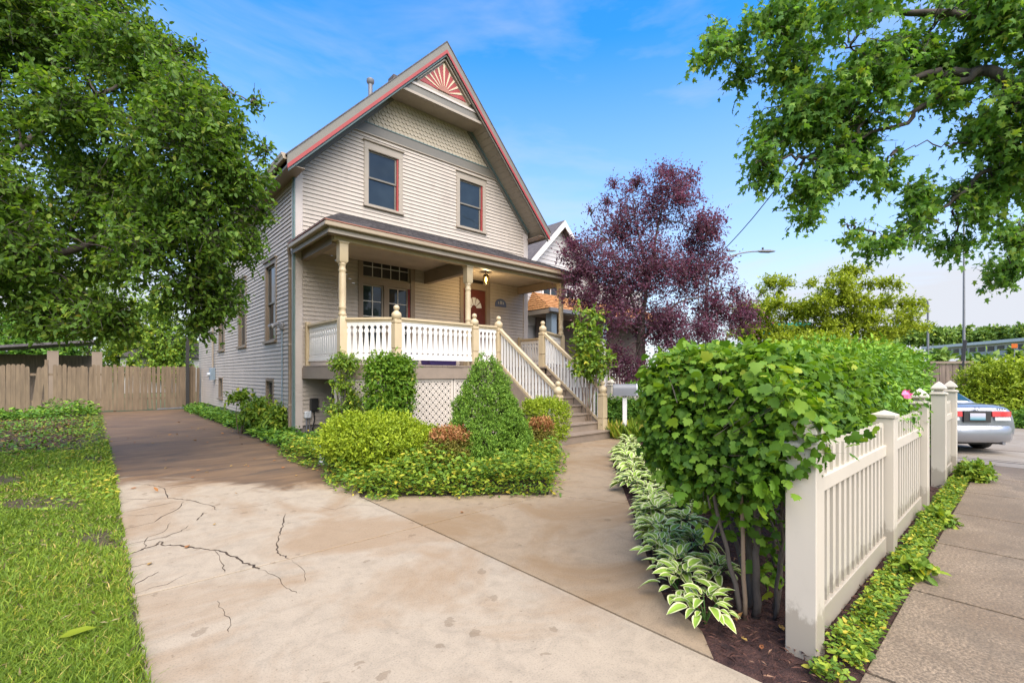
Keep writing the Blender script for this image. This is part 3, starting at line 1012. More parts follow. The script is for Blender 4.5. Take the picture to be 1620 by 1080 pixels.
# steps
NS, RISE, RUN, SY0 = 9, 0.1885, 0.262, 6.62
for i in range(1, NS):
    yf = SY0 + RUN * (i - 1)
    xa, xb = (7.20, 9.16) if i == 1 else (7.44, 8.96)
    MB().box(xa, xb, yf - 0.03, yf + RUN + 0.02, RISE * i - 0.04, RISE * i).build('tread', 'deck', house, bevel=0.006)
    MB().box(xa + 0.01, xb - 0.01, yf, yf + 0.02, RISE * (i - 1) + (0.0 if i > 1 else -0.02), RISE * i - 0.041).build('riser', 'fascia', house)
MB().box(7.44, 8.96, SY0 + RUN * 8 - 0.06, SY0 + RUN * 8 - 0.04, RISE * 8, DZ - 0.04).build('riser', 'fascia', house)
for xs_ in (7.40, 9.0):
    y0s, y1s = SY0 + 0.02, 8.62
    MB().ext([(xs_ - 0.02, y0s, 0.0), (xs_ - 0.02, y0s, 0.17), (xs_ - 0.02, y1s, 1.66), (xs_ - 0.02, y1s, 1.25), (xs_ - 0.02, y0s + 0.5, 0.0)], (0.04, 0, 0)).build('stringer', 'fascia', house)
for xs_ in (7.42, 8.98):
    p, q = Vector((xs_, 6.80, 1.15)), Vector((xs_, 8.72, 2.60))
    rl = MB().bar(p, q, 0.085, 0.07).build('stair_railing', 'buff', house)
    lo_p, lo_q = Vector((xs_, 6.84, 0.37)), Vector((xs_, 8.70, 1.77))
    MB().bar(lo_p, lo_q, 0.05, 0.055).build('bottom_rail', 'buff', rl)
    k = 17
    for i in range(k):
        t = (i + 0.7) / (k + 0.4)
        u0 = lo_p.lerp(lo_q, t)
        u1 = p.lerp(q, (u0.y - p.y) / (q.y - p.y))
        MB().box(xs_ - 0.018, xs_ + 0.018, u0.y - 0.018, u0.y + 0.018, u0.z + 0.01, u1.z - 0.02).build('baluster', 'white', rl)

# porch beam, ceiling, roof
MB().box(3.66, 10.84, 9.54, 9.70, 4.27, 4.50).build('beam', 'buff', house, bevel=0.006)
for cx_ in (3.74, 7.12, 10.76):
    MB().box(cx_ - 0.07, cx_ + 0.07, 9.705, HF - 0.02, 4.10 if cx_ == 7.12 else 4.22, 4.44).build('cross_beam', 'trim_taupe', house)
y = 9.705
while y < HF - 0.06:
    MB().box(3.50, 10.99, y, min(y + 0.117, HF - 0.03), 4.46, 4.475).build('ceiling_board', 'ceiling', house)
    y += 0.12
MB().box(3.48, 11.02, 9.36, 9.535, 4.345, 4.36).build('porch_soffit', 'trim_taupe', house)
for p_, q_ in (((3.48, 9.36), (11.02, 9.36)), ((3.48, 9.36), (3.48, 11.6)), ((11.02, 9.36), (11.02, 11.6))):
    MB().bar((*p_, 4.43), (*q_, 4.43), 0.03, 0.17).build('porch_fascia', 'trim', house)
    o_ = (0, -0.06) if p_[1] == q_[1] else ((-0.06, 0) if p_[0] < 5 else (0.06, 0))
    MB().bar((p_[0] + o_[0] - (0.1 if o_[1] else 0), p_[1] + o_[1] - (0.1 if o_[0] else 0), 4.50), (q_[0] + o_[0] + (0.1 if o_[1] else 0), q_[1] + o_[1], 4.50), 0.10, 0.10).build('porch_gutter', 'gutter', house, bevel=0.02)
    MB().bar((p_[0] + o_[0] * 1.9 - (0.11 if o_[1] else 0), p_[1] + o_[1] * 1.9 - (0.11 if o_[0] else 0), 4.562), (q_[0] + o_[0] * 1.9 + (0.11 if o_[1] else 0), q_[1] + o_[1] * 1.9, 4.562), 0.015, 0.022).build('red_gutter_lip', 'lip', house)
E0, E1, W0, W1 = Vector((3.36, 9.24, 4.568)), Vector((11.14, 9.24, 4.568)), Vector((4.62, HF, 5.57)), Vector((9.88, HF, 5.57))
L0, R0 = Vector((3.36, HF, 4.568)), Vector((11.14, HF, 4.568))


def courses(a, b_, c, d_, n, name, mat, parent, lift=0.014, tab=0.30):
    """shingle courses on the quad a-b (eave) to d-c (top): each tab a small raised tile"""
    nrm = (b_ - a).cross(d_ - a).normalized()
    if nrm.z < 0:
        nrm = -nrm
    m = MB()
    for i in range(n):
        t0, t1 = i / n, min(1.0, (i + 1.15) / n)
        p0, p1, q0, q1 = a.lerp(d_, t0), b_.lerp(c, t0), a.lerp(d_, t1), b_.lerp(c, t1)
        k = max(1, int((p1 - p0).length / tab))
        of = (i % 2) * 0.5
        us = [0.0] + [(j + of) / k for j in range(k + 1) if 0 < (j + of) / k < 1] + [1.0]
        for u0, u1 in zip(us[:-1], us[1:]):
            g_ = 0.004 / max(0.1, (p1 - p0).length)
            lf = lift * random.uniform(0.75, 1.25)
            v = [p0.lerp(p1, u0 + g_) + nrm * lf, p0.lerp(p1, u1 - g_) + nrm * lf, q0.lerp(q1, u1 - g_) + nrm * 0.003, q0.lerp(q1, u0 + g_) + nrm * 0.003, p0.lerp(p1, u0 + g_), p0.lerp(p1, u1 - g_)]
            m.add([tuple(x_) for x_ in v], [(0, 1, 2, 3), (4, 5, 1, 0)])
    m.add([tuple(x_ - nrm * 0.004) for x_ in (a, b_, c, d_)], [(0, 1, 2, 3)])
    return m.build(name, mat, parent, kind='stuff')


courses(E0, E1, W1, W0, 17, 'porch_roof', 'shingle', house)
courses(L0, E0, W0, W0 + Vector((0, 0.001, 0)), 17, 'porch_roof', 'shingle', house)
courses(E1, R0, W1 + Vector((0, 0.001, 0)), W1, 17, 'porch_roof', 'shingle', house)

# lantern, plaque, pipes, meters
lan = thing('porch_lantern', 'glowing glass lantern hanging from the porch ceiling before the door', 'lantern', (8.42, 10.5, 4.46))
MB().tube([(8.42, 10.5, 4.46), (8.42, 10.5, 4.40)], 0.012, 6).lathe(8.42, 10.5, [(0.03, 4.40), (0.085, 4.36), (0.09, 4.34)], 12).build('cap', 'dark', lan, smooth=True)
mb_, ntb, bb = newmat('lamp_glow')
bb.inputs['Base Color'].default_value = (0.6, 0.35, 0.1, 1)
bb.inputs['Emission Color'].default_value = (1.0, 0.62, 0.22, 1)
bb.inputs['Emission Strength'].default_value = 9.0
MB().lathe(8.42, 10.5, [(0.012, 4.31), (0.024, 4.27), (0.028, 4.22), (0.018, 4.18), (0.006, 4.15)], 10).build('bulb', mb_, lan, smooth=True)
mg, ntg, bg_ = newmat('amber_glass')
bg_.inputs['Base Color'].default_value = (0.95, 0.72, 0.35, 1)
bg_.inputs['Transmission Weight'].default_value = 1.0
bg_.inputs['Roughness'].default_value = 0.12
bg_.inputs['IOR'].default_value = 1.1
MB().lathe(8.42, 10.5, [(0.08, 4.34), (0.098, 4.27), (0.09, 4.19), (0.06, 4.11)], 14).build('shade', mg, lan, smooth=True)
for k in range(6):
    t = 2 * math.pi * k / 6
    MB().tube([(8.42 + r_ * math.cos(t), 10.5 + r_ * math.sin(t), z_) for r_, z_ in ((0.086, 4.345), (0.104, 4.27), (0.095, 4.19), (0.064, 4.10))], 0.005, 5).build('rib', 'dark', lan)

lamp_ = bpy.data.lights.new('lantern_light', 'POINT')
lamp_.energy = 15
lamp_.color = (1.0, 0.72, 0.38)
lamp_.shadow_soft_size = 0.06
lo_ = bpy.data.objects.new('lantern_light', lamp_)
COL.objects.link(lo_)
lo_.parent = lan
lo_.location = (0, 0, 4.05 - 4.46)

plq = MB(front).ext([(9.70, 0.018, 3.72)] + [(9.935 + 0.235 * math.cos(R(a)), 0.018, 3.80 + 0.18 * math.sin(R(a))) for a in range(180, -1, -15)] + [(10.17, 0.018, 3.72)], (0, 0.02, 0)).build('house_plaque', 'navy')
tag(plq, 'small navy arched house plaque on the siding beside the front door', 'plaque')
for k, u in enumerate((9.83, 9.915, 9.965, 10.03)):
    MB(front).box(u, u + 0.018, 0.038, 0.043, 3.80, 3.88 + 0.03 * (k in (1, 2))).build('numeral_stroke', 'white', plq)

MB().tube([(3.43, 11.72, 4.55), (3.43, 11.76, 4.44), (3.46, 11.80, 4.35), (3.475, 11.83, 4.28), (3.475, 11.83, 0.22)], 0.04, 10).build('downspout', 'trim_taupe', house, smooth=True)
for z_ in (4.0, 2.2, 0.75):
    MB().box(3.43, 3.52, 11.78, 11.88, z_, z_ + 0.04).build('downspout_strap', 'trim', house)
MB().tube([(3.495, 12.52, 0.1), (3.495, 12.52, 2.62)], 0.018, 8).build('conduit', 'bluegrey', house, smooth=True)
sl = thing('floodlight', 'twin-head security floodlight on the side wall above the bluish conduit', 'floodlight', (3.50, 12.55, 2.70))
MB().lathe(3.49, 12.52, [(0.05, 2.62), (0.06, 2.66), (0.06, 2.78), (0.05, 2.80)], 10).build('junction_box', 'metal', sl, smooth=True)
for dy in (-0.02, 0.17):
    MB().tube([(3.46, 12.52, 2.74), (3.40, 12.55 + dy * 0.5, 2.75), (3.33, 12.56 + dy, 2.73), (3.27, 12.56 + dy * 1.3, 2.69)], [0.02, 0.035, 0.055, 0.062], 12).build('lamp_head', 'metal', sl, smooth=True)
    MB().tube([(3.268, 12.56 + dy * 1.3, 2.688), (3.262, 12.56 + dy * 1.31, 2.684)], 0.052, 12).build('lens', 'frost', sl)
mt = thing('electric_meter', 'grey electric meter box with a mast on the far side wall', 'meter', (3.47, 21.4, 1.3))
MB().box(3.34, 3.51, 21.25, 21.55, 1.28, 1.75).build('box', 'bluegrey', mt, bevel=0.01)
MB().tube([(3.44, 21.4, 1.76), (3.44, 21.4, 5.6)], 0.035, 8).build('mast', 'trim', mt)
MB().tube([(3.34, 21.4, 1.5), (3.25, 21.4, 1.5)], 0.075, 12).build('dial', 'frost', mt, smooth=True)
m2 = thing('utility_box', 'small dark utility box with cable on the front wall beside the porch', 'utility box', (3.95, 11.6, 0.6))
MB().box(3.86, 4.04, 11.52, 11.63, 0.62, 0.92).build('box', 'dark', m2, bevel=0.01)
MB().tube([(3.95, 11.58, 0.62), (3.96, 11.58, 0.4), (3.92, 11.58, 0.2), (3.93, 11.58, 0.0)], 0.015, 6).build('cable', 'dark', m2)
m3 = thing('water_meter', 'pale meter with pipes low on the front wall by the house corner', 'meter', (3.8, 11.6, 0.4))
MB().box(3.73, 3.88, 11.53, 11.63, 0.45, 0.62).build('box', 'frost', m3, bevel=0.02)
MB().tube([(3.78, 11.58, 0.45), (3.78, 11.58, 0.0)], 0.02, 6).tube([(3.84, 11.58, 0.46), (3.84, 11.58, 0.1)], 0.015, 6).build('pipe', 'metal', m3)

# things kept on the porch
bn = thing('storage_bin', 'low purple plastic bin standing on the porch deck behind the railing', 'bin', (6.0, 9.15, DZ))
MB().ext([(5.62, 9.0, DZ), (6.32, 9.0, DZ), (6.36, 9.0, DZ + 0.22), (5.58, 9.0, DZ + 0.22)], (0, 0.4, 0)).build('tub', 'purple', bn, bevel=0.02)
MB().box(5.56, 6.38, 8.98, 9.42, DZ + 0.221, DZ + 0.25).build('lid', 'navy', bn, bevel=0.01)
bx_ = thing('lidded_basket', 'pale lidded basket on the porch deck next to the purple bin', 'basket', (5.25, 9.2, DZ))
MB().lathe(5.25, 9.2, [(0.14, DZ), (0.18, DZ + 0.2), (0.185, DZ + 0.22)], 14).build('basket', 'frost', bx_, smooth=True)
MB().lathe(5.25, 9.2, [(0.19, DZ + 0.221), (0.17, DZ + 0.25), (0.03, DZ + 0.28)], 14).build('lid', 'navy', bx_, smooth=True)


# ------------------------------------------------------------------ picket fences
PK_W, PK_T, PK_H = 0.058, 0.022, 1.10


def picket_mesh(h):
    hw, t = PK_W / 2, PK_T / 2
    pl = [(-hw, -t, 0.06), (hw, -t, 0.06), (hw, -t, h - 0.035), (hw * 0.45, -t, h), (-hw * 0.45, -t, h), (-hw, -t, h - 0.035)]
    return MB().ext(pl, (0, PK_T, 0)).mesh('picket', 'vinyl')


picket_me = picket_mesh(PK_H)


def gothic(b, x, y, z, hw=0.078, k=0.75):
    b.sqlathe(x, y, [(r_, z + h_ * k) for r_, h_ in ((hw + 0.012, 0), (hw + 0.012, 0.025), (hw * 0.55, 0.055), (hw * 0.55, 0.075), (hw * 1.02, 0.10), (hw * 0.95, 0.125), (hw * 0.62, 0.175), (hw * 0.25, 0.215), (0.003, 0.235))])


def picket_fence(pts, label, caps, group='cream picket fence runs', spacing=0.122, tops=None):
    root = thing('picket_fence', label, 'fence', (pts[0][0], pts[0][1], 0), group=group)
    for i, (x, y) in enumerate(pts):
        zt = tops[i] if tops else 1.2
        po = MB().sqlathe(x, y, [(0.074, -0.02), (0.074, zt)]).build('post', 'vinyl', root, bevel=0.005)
        cb = MB()
        if caps[i] == 'g':
            gothic(cb, x, y, zt)
        else:
            cb.sqlathe(x, y, [(0.086, zt), (0.086, zt + 0.025), (0.005, zt + 0.06)])
        cb.build('cap', 'vinyl', po, bevel=0.003)
    for (a, c) in zip(pts[:-1], pts[1:]):
        a, c = Vector((*a, 0)), Vector((*c, 0))
        d = (c - a).normalized()
        a2, c2 = a + d * 0.0745, c - d * 0.0745
        for z, h in ((0.87, 0.09), (0.085, 0.15)):
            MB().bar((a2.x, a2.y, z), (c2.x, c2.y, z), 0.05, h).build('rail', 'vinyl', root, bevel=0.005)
        L = (c2 - a2).length
        k = int(L / spacing)
        for i in range(k):
            p = a2 + d * (L * (i + 0.5) / k)
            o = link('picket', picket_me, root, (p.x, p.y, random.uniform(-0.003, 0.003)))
            o.rotation_euler = (0, random.uniform(-0.004, 0.004), math.atan2(d.y, d.x))
    return root


FY = 0.815
picket_fence([(2.87, FY), (4.95, FY), (6.83, FY)], 'near run of cream vinyl picket fence beside the sidewalk, its first post under hedge leaves', 'gfg', tops=(1.11, 1.14, 1.17))
picket_fence([(8.46, FY), (9.83, FY)], 'short run of cream picket fence beyond the gap, in front of the parked car', 'gg', tops=(1.23, 1.23))
picket_fence([(9.93, 1.0), (10.05, 3.0), (10.17, 5.2), (10.30, 7.5)], 'cream picket fence behind the grey mailbox, leading back from the sidewalk', 'ffgg')

# ------------------------------------------------------------------ board fence at the end of the drive
bf = thing('board_fence', 'tall weathered brown board fence and gate closing off the back yard', 'fence', (-2, 24.6, 0))
pm = []
for h in (1.84, 1.80, 1.87):
    pm.append(MB().ext([(-0.058, 0, 0.04), (0.058, 0, 0.04), (0.058, 0, h - 0.05), (0.03, 0, h), (-0.03, 0, h), (-0.058, 0, h - 0.05)], (0, 0.02, 0)).mesh('plank', 'wood'))
x = -10.5
while x < 3.42:
    if not (-1.28 < x < -1.16 or -1.55 < x < -1.46):
        o = link('plank', random.choice(pm), bf, (x, 24.6, random.uniform(-0.02, 0.02)))
        o.rotation_euler = (random.uniform(-0.008, 0.008), random.uniform(-0.012, 0.012) + (0.10 if -1.8 < x < -1.55 else 0), 0)
    x += 0.122 if not (1.55 < x < 2.15) else 0.142
for z in (0.45, 1.45):
    MB().box(-10.6, 0.55, 24.63, 24.68, z, z + 0.09).build('rail', 'wood', bf)
    MB().box(0.66, 3.1, 24.63, 24.68, z, z + 0.09).build('rail', 'wood', bf)
for xx in (-9, -6.6, -4.2, -1.35, 0.6, 3.2):
    MB().box(xx - 0.05, xx + 0.05, 24.64, 24.74, 0, 2.05 if xx == -1.35 else 1.9).build('post', 'wood', bf)
MB().box(2.95, 3.07, 24.5, 24.59, 0, 3.1).build('gate_post', 'dark', bf)
MB().bar((1.95, 24.45, 0.05), (3.0, 24.5, 0.07), 0.06, 0.05).build('gate_sill', 'metal', bf)
shd = thing('shed', 'dark open shed with a sloping roof behind the board fence', 'shed', (-2.4, 29, 0))
MB().ext([(-4.6, 27.5, 2.35), (0.2, 27.5, 2.95), (0.2, 27.5, 3.05), (-4.6, 27.5, 2.45)], (0, 3, 0)).build('roof', 'shingle', shd)
for xx in (-4.2, -1.5, -0.1):
    MB().box(xx, xx + 0.35, 27.7, 27.9, 0, 2.5).build('post', 'trim_taupe', shd)
MB().box(-4.3, 0, 30.2, 30.3, 0, 2.4).build('wall', 'oldwood', shd)
gar = thing('garage', 'white garage glimpsed through leaves beyond the board fence', 'garage', (6, 48, 0))
MB().box(1.5, 9, 48, 54, 0, 2.9).build('wall', 'nwhite', gar)
MB().ext([(1.2, 47.6, 2.9), (9.3, 47.6, 2.9), (5.2, 47.6, 5.0)], (0, 7, 0)).build('roof', 'shingle', gar)

# ------------------------------------------------------------------ mailbox
mbx = thing('mailbox', 'grey arched mailbox on a cream post beside the porch steps', 'mailbox', (9.30, 6.38, 0))
mc = Vector((9.30, 6.38))
dirm = Vector((0.62, -0.78)).normalized()
T = lambda u, v, z: (mc.x + dirm.x * u - dirm.y * v, mc.y + dirm.y * u + dirm.x * v, z)
arch = lambda r, u: [(u, -r, 1.02), (u, -r, 1.16)] + [(u, -r * math.cos(R(a)), 1.16 + r * math.sin(R(a))) for a in range(15, 180, 15)] + [(u, r, 1.16), (u, r, 1.02)]
MB(T).ext(arch(0.115, -0.27), (0.53, 0, 0)).build('body', 'metal', mbx, smooth=True)
MB(T).ext(arch(0.124, 0.262), (0.02, 0, 0)).build('door', 'frost', mbx, smooth=True)
MB(T).ext(arch(0.10, 0.2825), (0.006, 0, 0)).build('door_panel', 'metal', mbx, smooth=True)
MB(T).box(0.288, 0.31, -0.02, 0.02, 1.20, 1.235).build('latch', 'dark', mbx)
MB(T).box(-0.29, 0.30, -0.125, 0.125, 0.995, 1.02).build('bracket', 'metal', mbx)
MB(T).box(-0.05, 0.05, -0.05, 0.05, 0, 0.995).build('post', 'white', mbx, bevel=0.006)
MB(T).box(-0.10, -0.09, 0.118, 0.128, 1.14, 1.32).build('flag', 'red', mbx)

# ------------------------------------------------------------------ neighbour's house
nh = thing('neighbour_house', 'white-sided house with an orange shingle skirt roof behind the purple tree', 'house', (15, 13, 0))
NY = 13.0
nf = lambda u, w_, z: (u, NY - w_, z)
nx0, nx1, npk = 12.1, 20.5, 14.25
lap(nf, lambda z: nx0 if z < 5.55 else nx0 + (z - 5.55) * 0.98, lambda z: 16.4 if z < 5.55 else 16.4 - (z - 5.55) * 0.98, 3.4, 7.55, [(13.3, 15.2, 3.9, 5.1)], 0.16, 0.02).build('siding', 'nwhite', nh, kind='stuff')
lap(nf, lambda z: 16.4, lambda z: nx1, 3.4, 5.6, [], 0.16, 0.02).build('siding', 'nwhite', nh, kind='stuff')
lap(lambda u, w_, z: (nx0 - w_, u, z), lambda z: NY, lambda z: 24, 0.2, 5.6, [], 0.16, 0.02).build('siding', 'nwhite', nh, kind='stuff')
MB().box(nx0 + 0.02, nx1, NY + 0.05, 24, 0, 5.5).build('core_wall', 'nwhite', nh)
for sg in (-1, 1):
    MB().ext([(npk, NY - 0.35, 7.78), (npk + sg * 2.55, NY - 0.35, 7.78 - 2.55), (npk + sg * 2.55, NY - 0.35, 7.66 - 2.55), (npk, NY - 0.35, 7.66)], (0, 11, 0)).build('roof', 'shingle', nh)
    MB().ext([(npk, NY - 0.38, 7.76), (npk + sg * 2.55, NY - 0.38, 7.76 - 2.55), (npk + sg * 2.55, NY - 0.38, 7.5 - 2.55), (npk, NY - 0.38, 7.5)], (0, 0.03, 0)).build('rake_board', 'white', nh)
wn = MB(nf).box(13.25, 13.33, -0.02, 0.05, 3.85, 5.12).box(15.17, 15.25, -0.02, 0.05, 3.85, 5.12).box(13.25, 15.25, -0.02, 0.05, 5.05, 5.15).box(13.25, 15.25, -0.02, 0.05, 3.8, 3.9).box(14.2, 14.3, -0.02, 0.05, 3.9, 5.05).build('window', 'white', nh)
for u in (13.33, 14.3):
    for k in range(2):
        MB(nf).box(u + 0.435 * k + 0.01, u + 0.435 * k + 0.42, -0.03, -0.01, 3.9, 5.05).build('pane', 'glass', wn)
    MB(nf).box(u + 0.42, u + 0.45, -0.02, 0.02, 3.9, 5.05).build('muntin', 'white', wn)
A, B_, C_, D_ = Vector((12.3, NY - 1.35, 3.92)), Vector((nx1 + 0.2, NY - 1.35, 3.92)), Vector((nx1, NY - 0.02, 4.72)), Vector((12.75, NY - 0.02, 4.72))
courses(A, B_, C_, D_, 9, 'skirt_roof', 'orange_shingle', nh, 0.03, 0.14)
courses(Vector((12.3, NY - 0.02, 3.92)), A, D_, D_ + Vector((0, 0.001, 0)), 9, 'skirt_roof', 'orange_shingle', nh, 0.03, 0.14)
MB().box(12.22, nx1 + 0.3, NY - 1.48, NY - 1.38, 3.78, 3.92).build('gutter', 'metal', nh)
MB().box(12.3, nx1, NY - 1.37, NY - 0.05, 3.74, 3.90).build('porch_ceiling', 'trim', nh)
MB().box(12.9, nx1, NY - 0.06, NY - 0.03, 0.2, 3.74).build('porch_wall', 'nbrown', nh)
for xx in (12.45, 15.5, 18.5):
    MB().box(xx, xx + 0.28, NY - 1.3, NY - 1.02, 2.9, 3.74).build('column_top', 'bluegrey', nh)
    MB().box(xx + 0.03, xx + 0.25, NY - 1.27, NY - 1.05, 0, 2.9).build('column', 'white', nh)
MB().box(12.3, nx1, NY - 1.3, NY - 1.24, 1.9, 1.98).build('porch_rail', 'white', nh)
for k in range(40):
    MB().box(12.4 + k * 0.2, 12.43 + k * 0.2, NY - 1.29, NY - 1.26, 1.0, 1.9).build('porch_baluster', 'white', nh)
MB().box(12.3, nx1, NY - 1.35, NY, 0, 1.0).build('porch_base', 'nbrown', nh)

# ------------------------------------------------------------------ parked car
mcar, ntc, bc = newmat('car_silver')
bc.inputs['Base Color'].default_value = (0.56, 0.58, 0.62, 1)
bc.inputs['Metallic'].default_value = 0.75
bc.inputs['Roughness'].default_value = 0.33
bc.inputs['Coat Weight'].default_value = 0.8
bc.inputs['Coat Roughness'].default_value = 0.05
nn = noise(ntc, pos(ntc), 180, 2)
ntc.links.new(ramp(ntc, nn, [(0.3, (0.30, 0.31, 0.335)), (0.7, (0.36, 0.37, 0.40))]), bc.inputs['Base Color'])
mred, ntr, br = newmat('tail_lens_red')
ntr.links.new(ramp(ntr, noise(ntr, pos(ntr), 40, 2), [(0.3, (0.42, 0.008, 0.008)), (0.7, (0.60, 0.02, 0.02))]), br.inputs['Base Color'])
br.inputs['Roughness'].default_value = 0.12
br.inputs['Coat Weight'].default_value = 1
M['rubber'] = paint('tyre_rubber', (0.018, 0.018, 0.018), 0.8, 0.2, 20)
M['chrome'] = paint('chrome', (0.7, 0.7, 0.72), 0.12, 0.03)
M['chrome'].node_tree.nodes['Principled BSDF'].inputs['Metallic'].default_value = 1.0
CARX, CARY, CARH = 14.45, 0.74, R(42)
car = thing('parked_car', 'silver sedan seen from behind, parked beyond the picket fence', 'car', (CARX, CARY, gz(CARX)), CARH)


def loft(rings, closed_ends=True):
    n = len(rings[0])
    vs_ = [p for r_ in rings for p in r_]
    fs_ = [(i * n + k, i * n + (k + 1) % n, (i + 1) * n + (k + 1) % n, (i + 1) * n + k) for i in range(len(rings) - 1) for k in range(n)]
    fs_ += [tuple(range(n))[::-1], tuple(range((len(rings) - 1) * n, len(rings) * n))]
    return vs_, fs_


def cl(b, name, mat, parent=car, smooth=True, sub=0):
    o = link(name, b.mesh(name, mat, smooth), parent, local=True)
    if sub:
        md = o.modifiers.new('sub', 'SUBSURF')
        md.levels = md.render_levels = sub
    return o


def ring(x, w, zb, zm, zt, crown=0.02):
    r_ = [(x, 0, zb), (x, w * 0.80, zb), (x, w * 0.97, zb + 0.10), (x, w, zm * 0.6 + zb * 0.4), (x, w * 0.985, zm), (x, w * 0.90, zt - 0.02), (x, w * 0.70, zt + crown * 0.6), (x, 0, zt + crown)]
    return r_ + [(x, -y, z) for _, y, z in r_[-2:0:-1]]


rs = [ring(0.07, 0.74, 0.34, 0.62, 0.93, 0.01), ring(0.10, 0.82, 0.30, 0.70, 1.00), ring(0.22, 0.865, 0.24, 0.74, 1.055), ring(0.55, 0.885, 0.22, 0.76, 1.075), ring(0.95, 0.895, 0.22, 0.78, 1.09), ring(1.6, 0.905, 0.22, 0.80, 1.06),
      ring(2.8, 0.905, 0.22, 0.78, 1.02), ring(3.5, 0.90, 0.22, 0.74, 0.98), ring(4.2, 0.87, 0.22, 0.66, 0.84), ring(4.62, 0.78, 0.26, 0.58, 0.70), ring(4.78, 0.60, 0.32, 0.50, 0.60)]
b = MB()
b.add(*loft(rs))
body = cl(b, 'body', mcar, sub=2, smooth='all')


def hoop(x, wb, zb, wt, zt):
    r_ = [(x, wb, zb), (x, wb * 0.6 + wt * 0.4, zb * 0.5 + zt * 0.5), (x, wt, zt - 0.015), (x, wt * 0.7, zt + 0.012), (x, 0, zt + 0.02)]
    return r_ + [(x, -y, z) for _, y, z in r_[-2::-1]]


b = MB()
hs_ = [hoop(0.92, 0.70, 1.06, 0.66, 1.10), hoop(1.30, 0.745, 1.06, 0.62, 1.30), hoop(1.70, 0.77, 1.06, 0.60, 1.425), hoop(2.2, 0.78, 1.05, 0.61, 1.455), hoop(2.75, 0.78, 1.04, 0.60, 1.40), hoop(3.2, 0.76, 1.02, 0.63, 1.20), hoop(3.6, 0.72, 0.98, 0.68, 1.0)]
b.add(*loft(hs_))
cl(b, 'cabin', mcar, smooth='all')
# rear glass sits on the cabin's sloping back
M['carglass'] = glassmat('car_glass', (0.012, 0.03, 0.028))
gl = MB()
gp = [(0.97, 0.60, 1.126), (1.30, 0.565, 1.318), (1.66, 0.535, 1.432)]
gv = []
for x_, y_, z_ in gp:
    gv += [(x_ - 0.012, y_, z_ - 0.004), (x_ - 0.016, y_ * 0.6, z_ + 0.014), (x_ - 0.018, 0, z_ + 0.022), (x_ - 0.016, -y_ * 0.6, z_ + 0.014), (x_ - 0.012, -y_, z_ - 0.004)]
gl.add(gv, [(i * 5 + k, i * 5 + k + 1, (i + 1) * 5 + k + 1, (i + 1) * 5 + k) for i in range(2) for k in range(4)])
cl(gl, 'rear_window', 'carglass', smooth='all')
for sg in (-1, 1):
    for x0_, x1_ in ((1.15, 2.15), (2.22, 3.25)):
        q = MB()
        f = lambda x_, up: (x_, sg * ((0.795 - 0.20 * up)), 1.09 + 0.29 * up)
        q.add([f(x0_ + (0.35 if x0_ < 2 else 0), 1), f(x0_, 0), f(x1_, 0), f(x1_ - (0 if x0_ < 2 else 0.55), 1)], [(0, 1, 2, 3)])
        cl(q, 'side_window', 'carglass', smooth=False)
# bumper: swept bar
b = MB()
bs_ = []
for t in [-1 + 2 * k / 14 for k in range(15)]:
    y_ = 0.895 * t
    x_ = -0.06 + 0.30 * abs(t) ** 5 + 0.05 * t * t
    if abs(t) > 0.99:
        x_ = 0.50
    prof = [(0.0, 0.27), (-0.05, 0.34), (-0.065, 0.46), (-0.05, 0.575), (-0.02, 0.625), (0.10, 0.64), (0.12, 0.30)]
    bs_.append([(x_ + 0.05 + u, y_, z_) for u, z_ in prof])
b.add(*loft(bs_))
cl(b, 'bumper', mcar, smooth=True)
for sg in (-1, 1):
    for (ya, yb, za, zb, mt_, nm, dx) in ((0.30, 0.83, 0.83, 0.945, mred, 'tail_light', 0.0), (0.36, 0.80, 0.745, 0.825, 'frost', 'reverse_lens', 0.003)):
        b = MB()
        n = 7
        fr = []
        for k in range(n):
            t = k / (n - 1)
            y_ = ya + (yb - ya) * t
            bx = 0.068 + 0.17 * max(0, (y_ - 0.52) / 0.31) ** 2.6
            fr.append((bx, y_))
        vs_ = []
        for bx, y_ in fr:
            vs_ += [(bx - 0.035 + dx, sg * y_, za), (bx - 0.025 + dx, sg * y_, zb), (bx + 0.06, sg * y_, zb), (bx + 0.06, sg * y_, za)]
        fs_ = [(4 * k + j, 4 * k + (j + 1) % 4, 4 * k + 4 + (j + 1) % 4, 4 * k + 4 + j) for k in range(n - 1) for j in range(4)] + [(0, 1, 2, 3), (4 * n - 1, 4 * n - 2, 4 * n - 3, 4 * n - 4)]
        b.add(vs_, fs_)
        cl(b, nm, mt_, smooth=True)
b = MB().box(0.035, 0.07, -0.27, 0.27, 0.705, 0.95)
cl(b, 'plate_recess', 'dark', smooth=False)
mpl, ntp, bp = newmat('plate_print')
sxy = ntp.nodes.new('ShaderNodeSeparateXYZ')
tcp = ntp.nodes.new('ShaderNodeTexCoord')
ntp.links.new(tcp.outputs['Generated'], sxy.inputs[0])
ntp.links.new(ramp(ntp, sxy.outputs[2], [(0.0, (0.06, 0.22, 0.28)), (0.35, (0.30, 0.42, 0.48)), (0.7, (0.55, 0.52, 0.58)), (1.0, (0.55, 0.55, 0.62))]), bp.inputs['Base Color'])
bp.inputs['Roughness'].default_value = 0.35
cl(MB().box(0.024, 0.034, -0.155, 0.155, 0.755, 0.905), 'licence_plate', mpl, smooth=False)
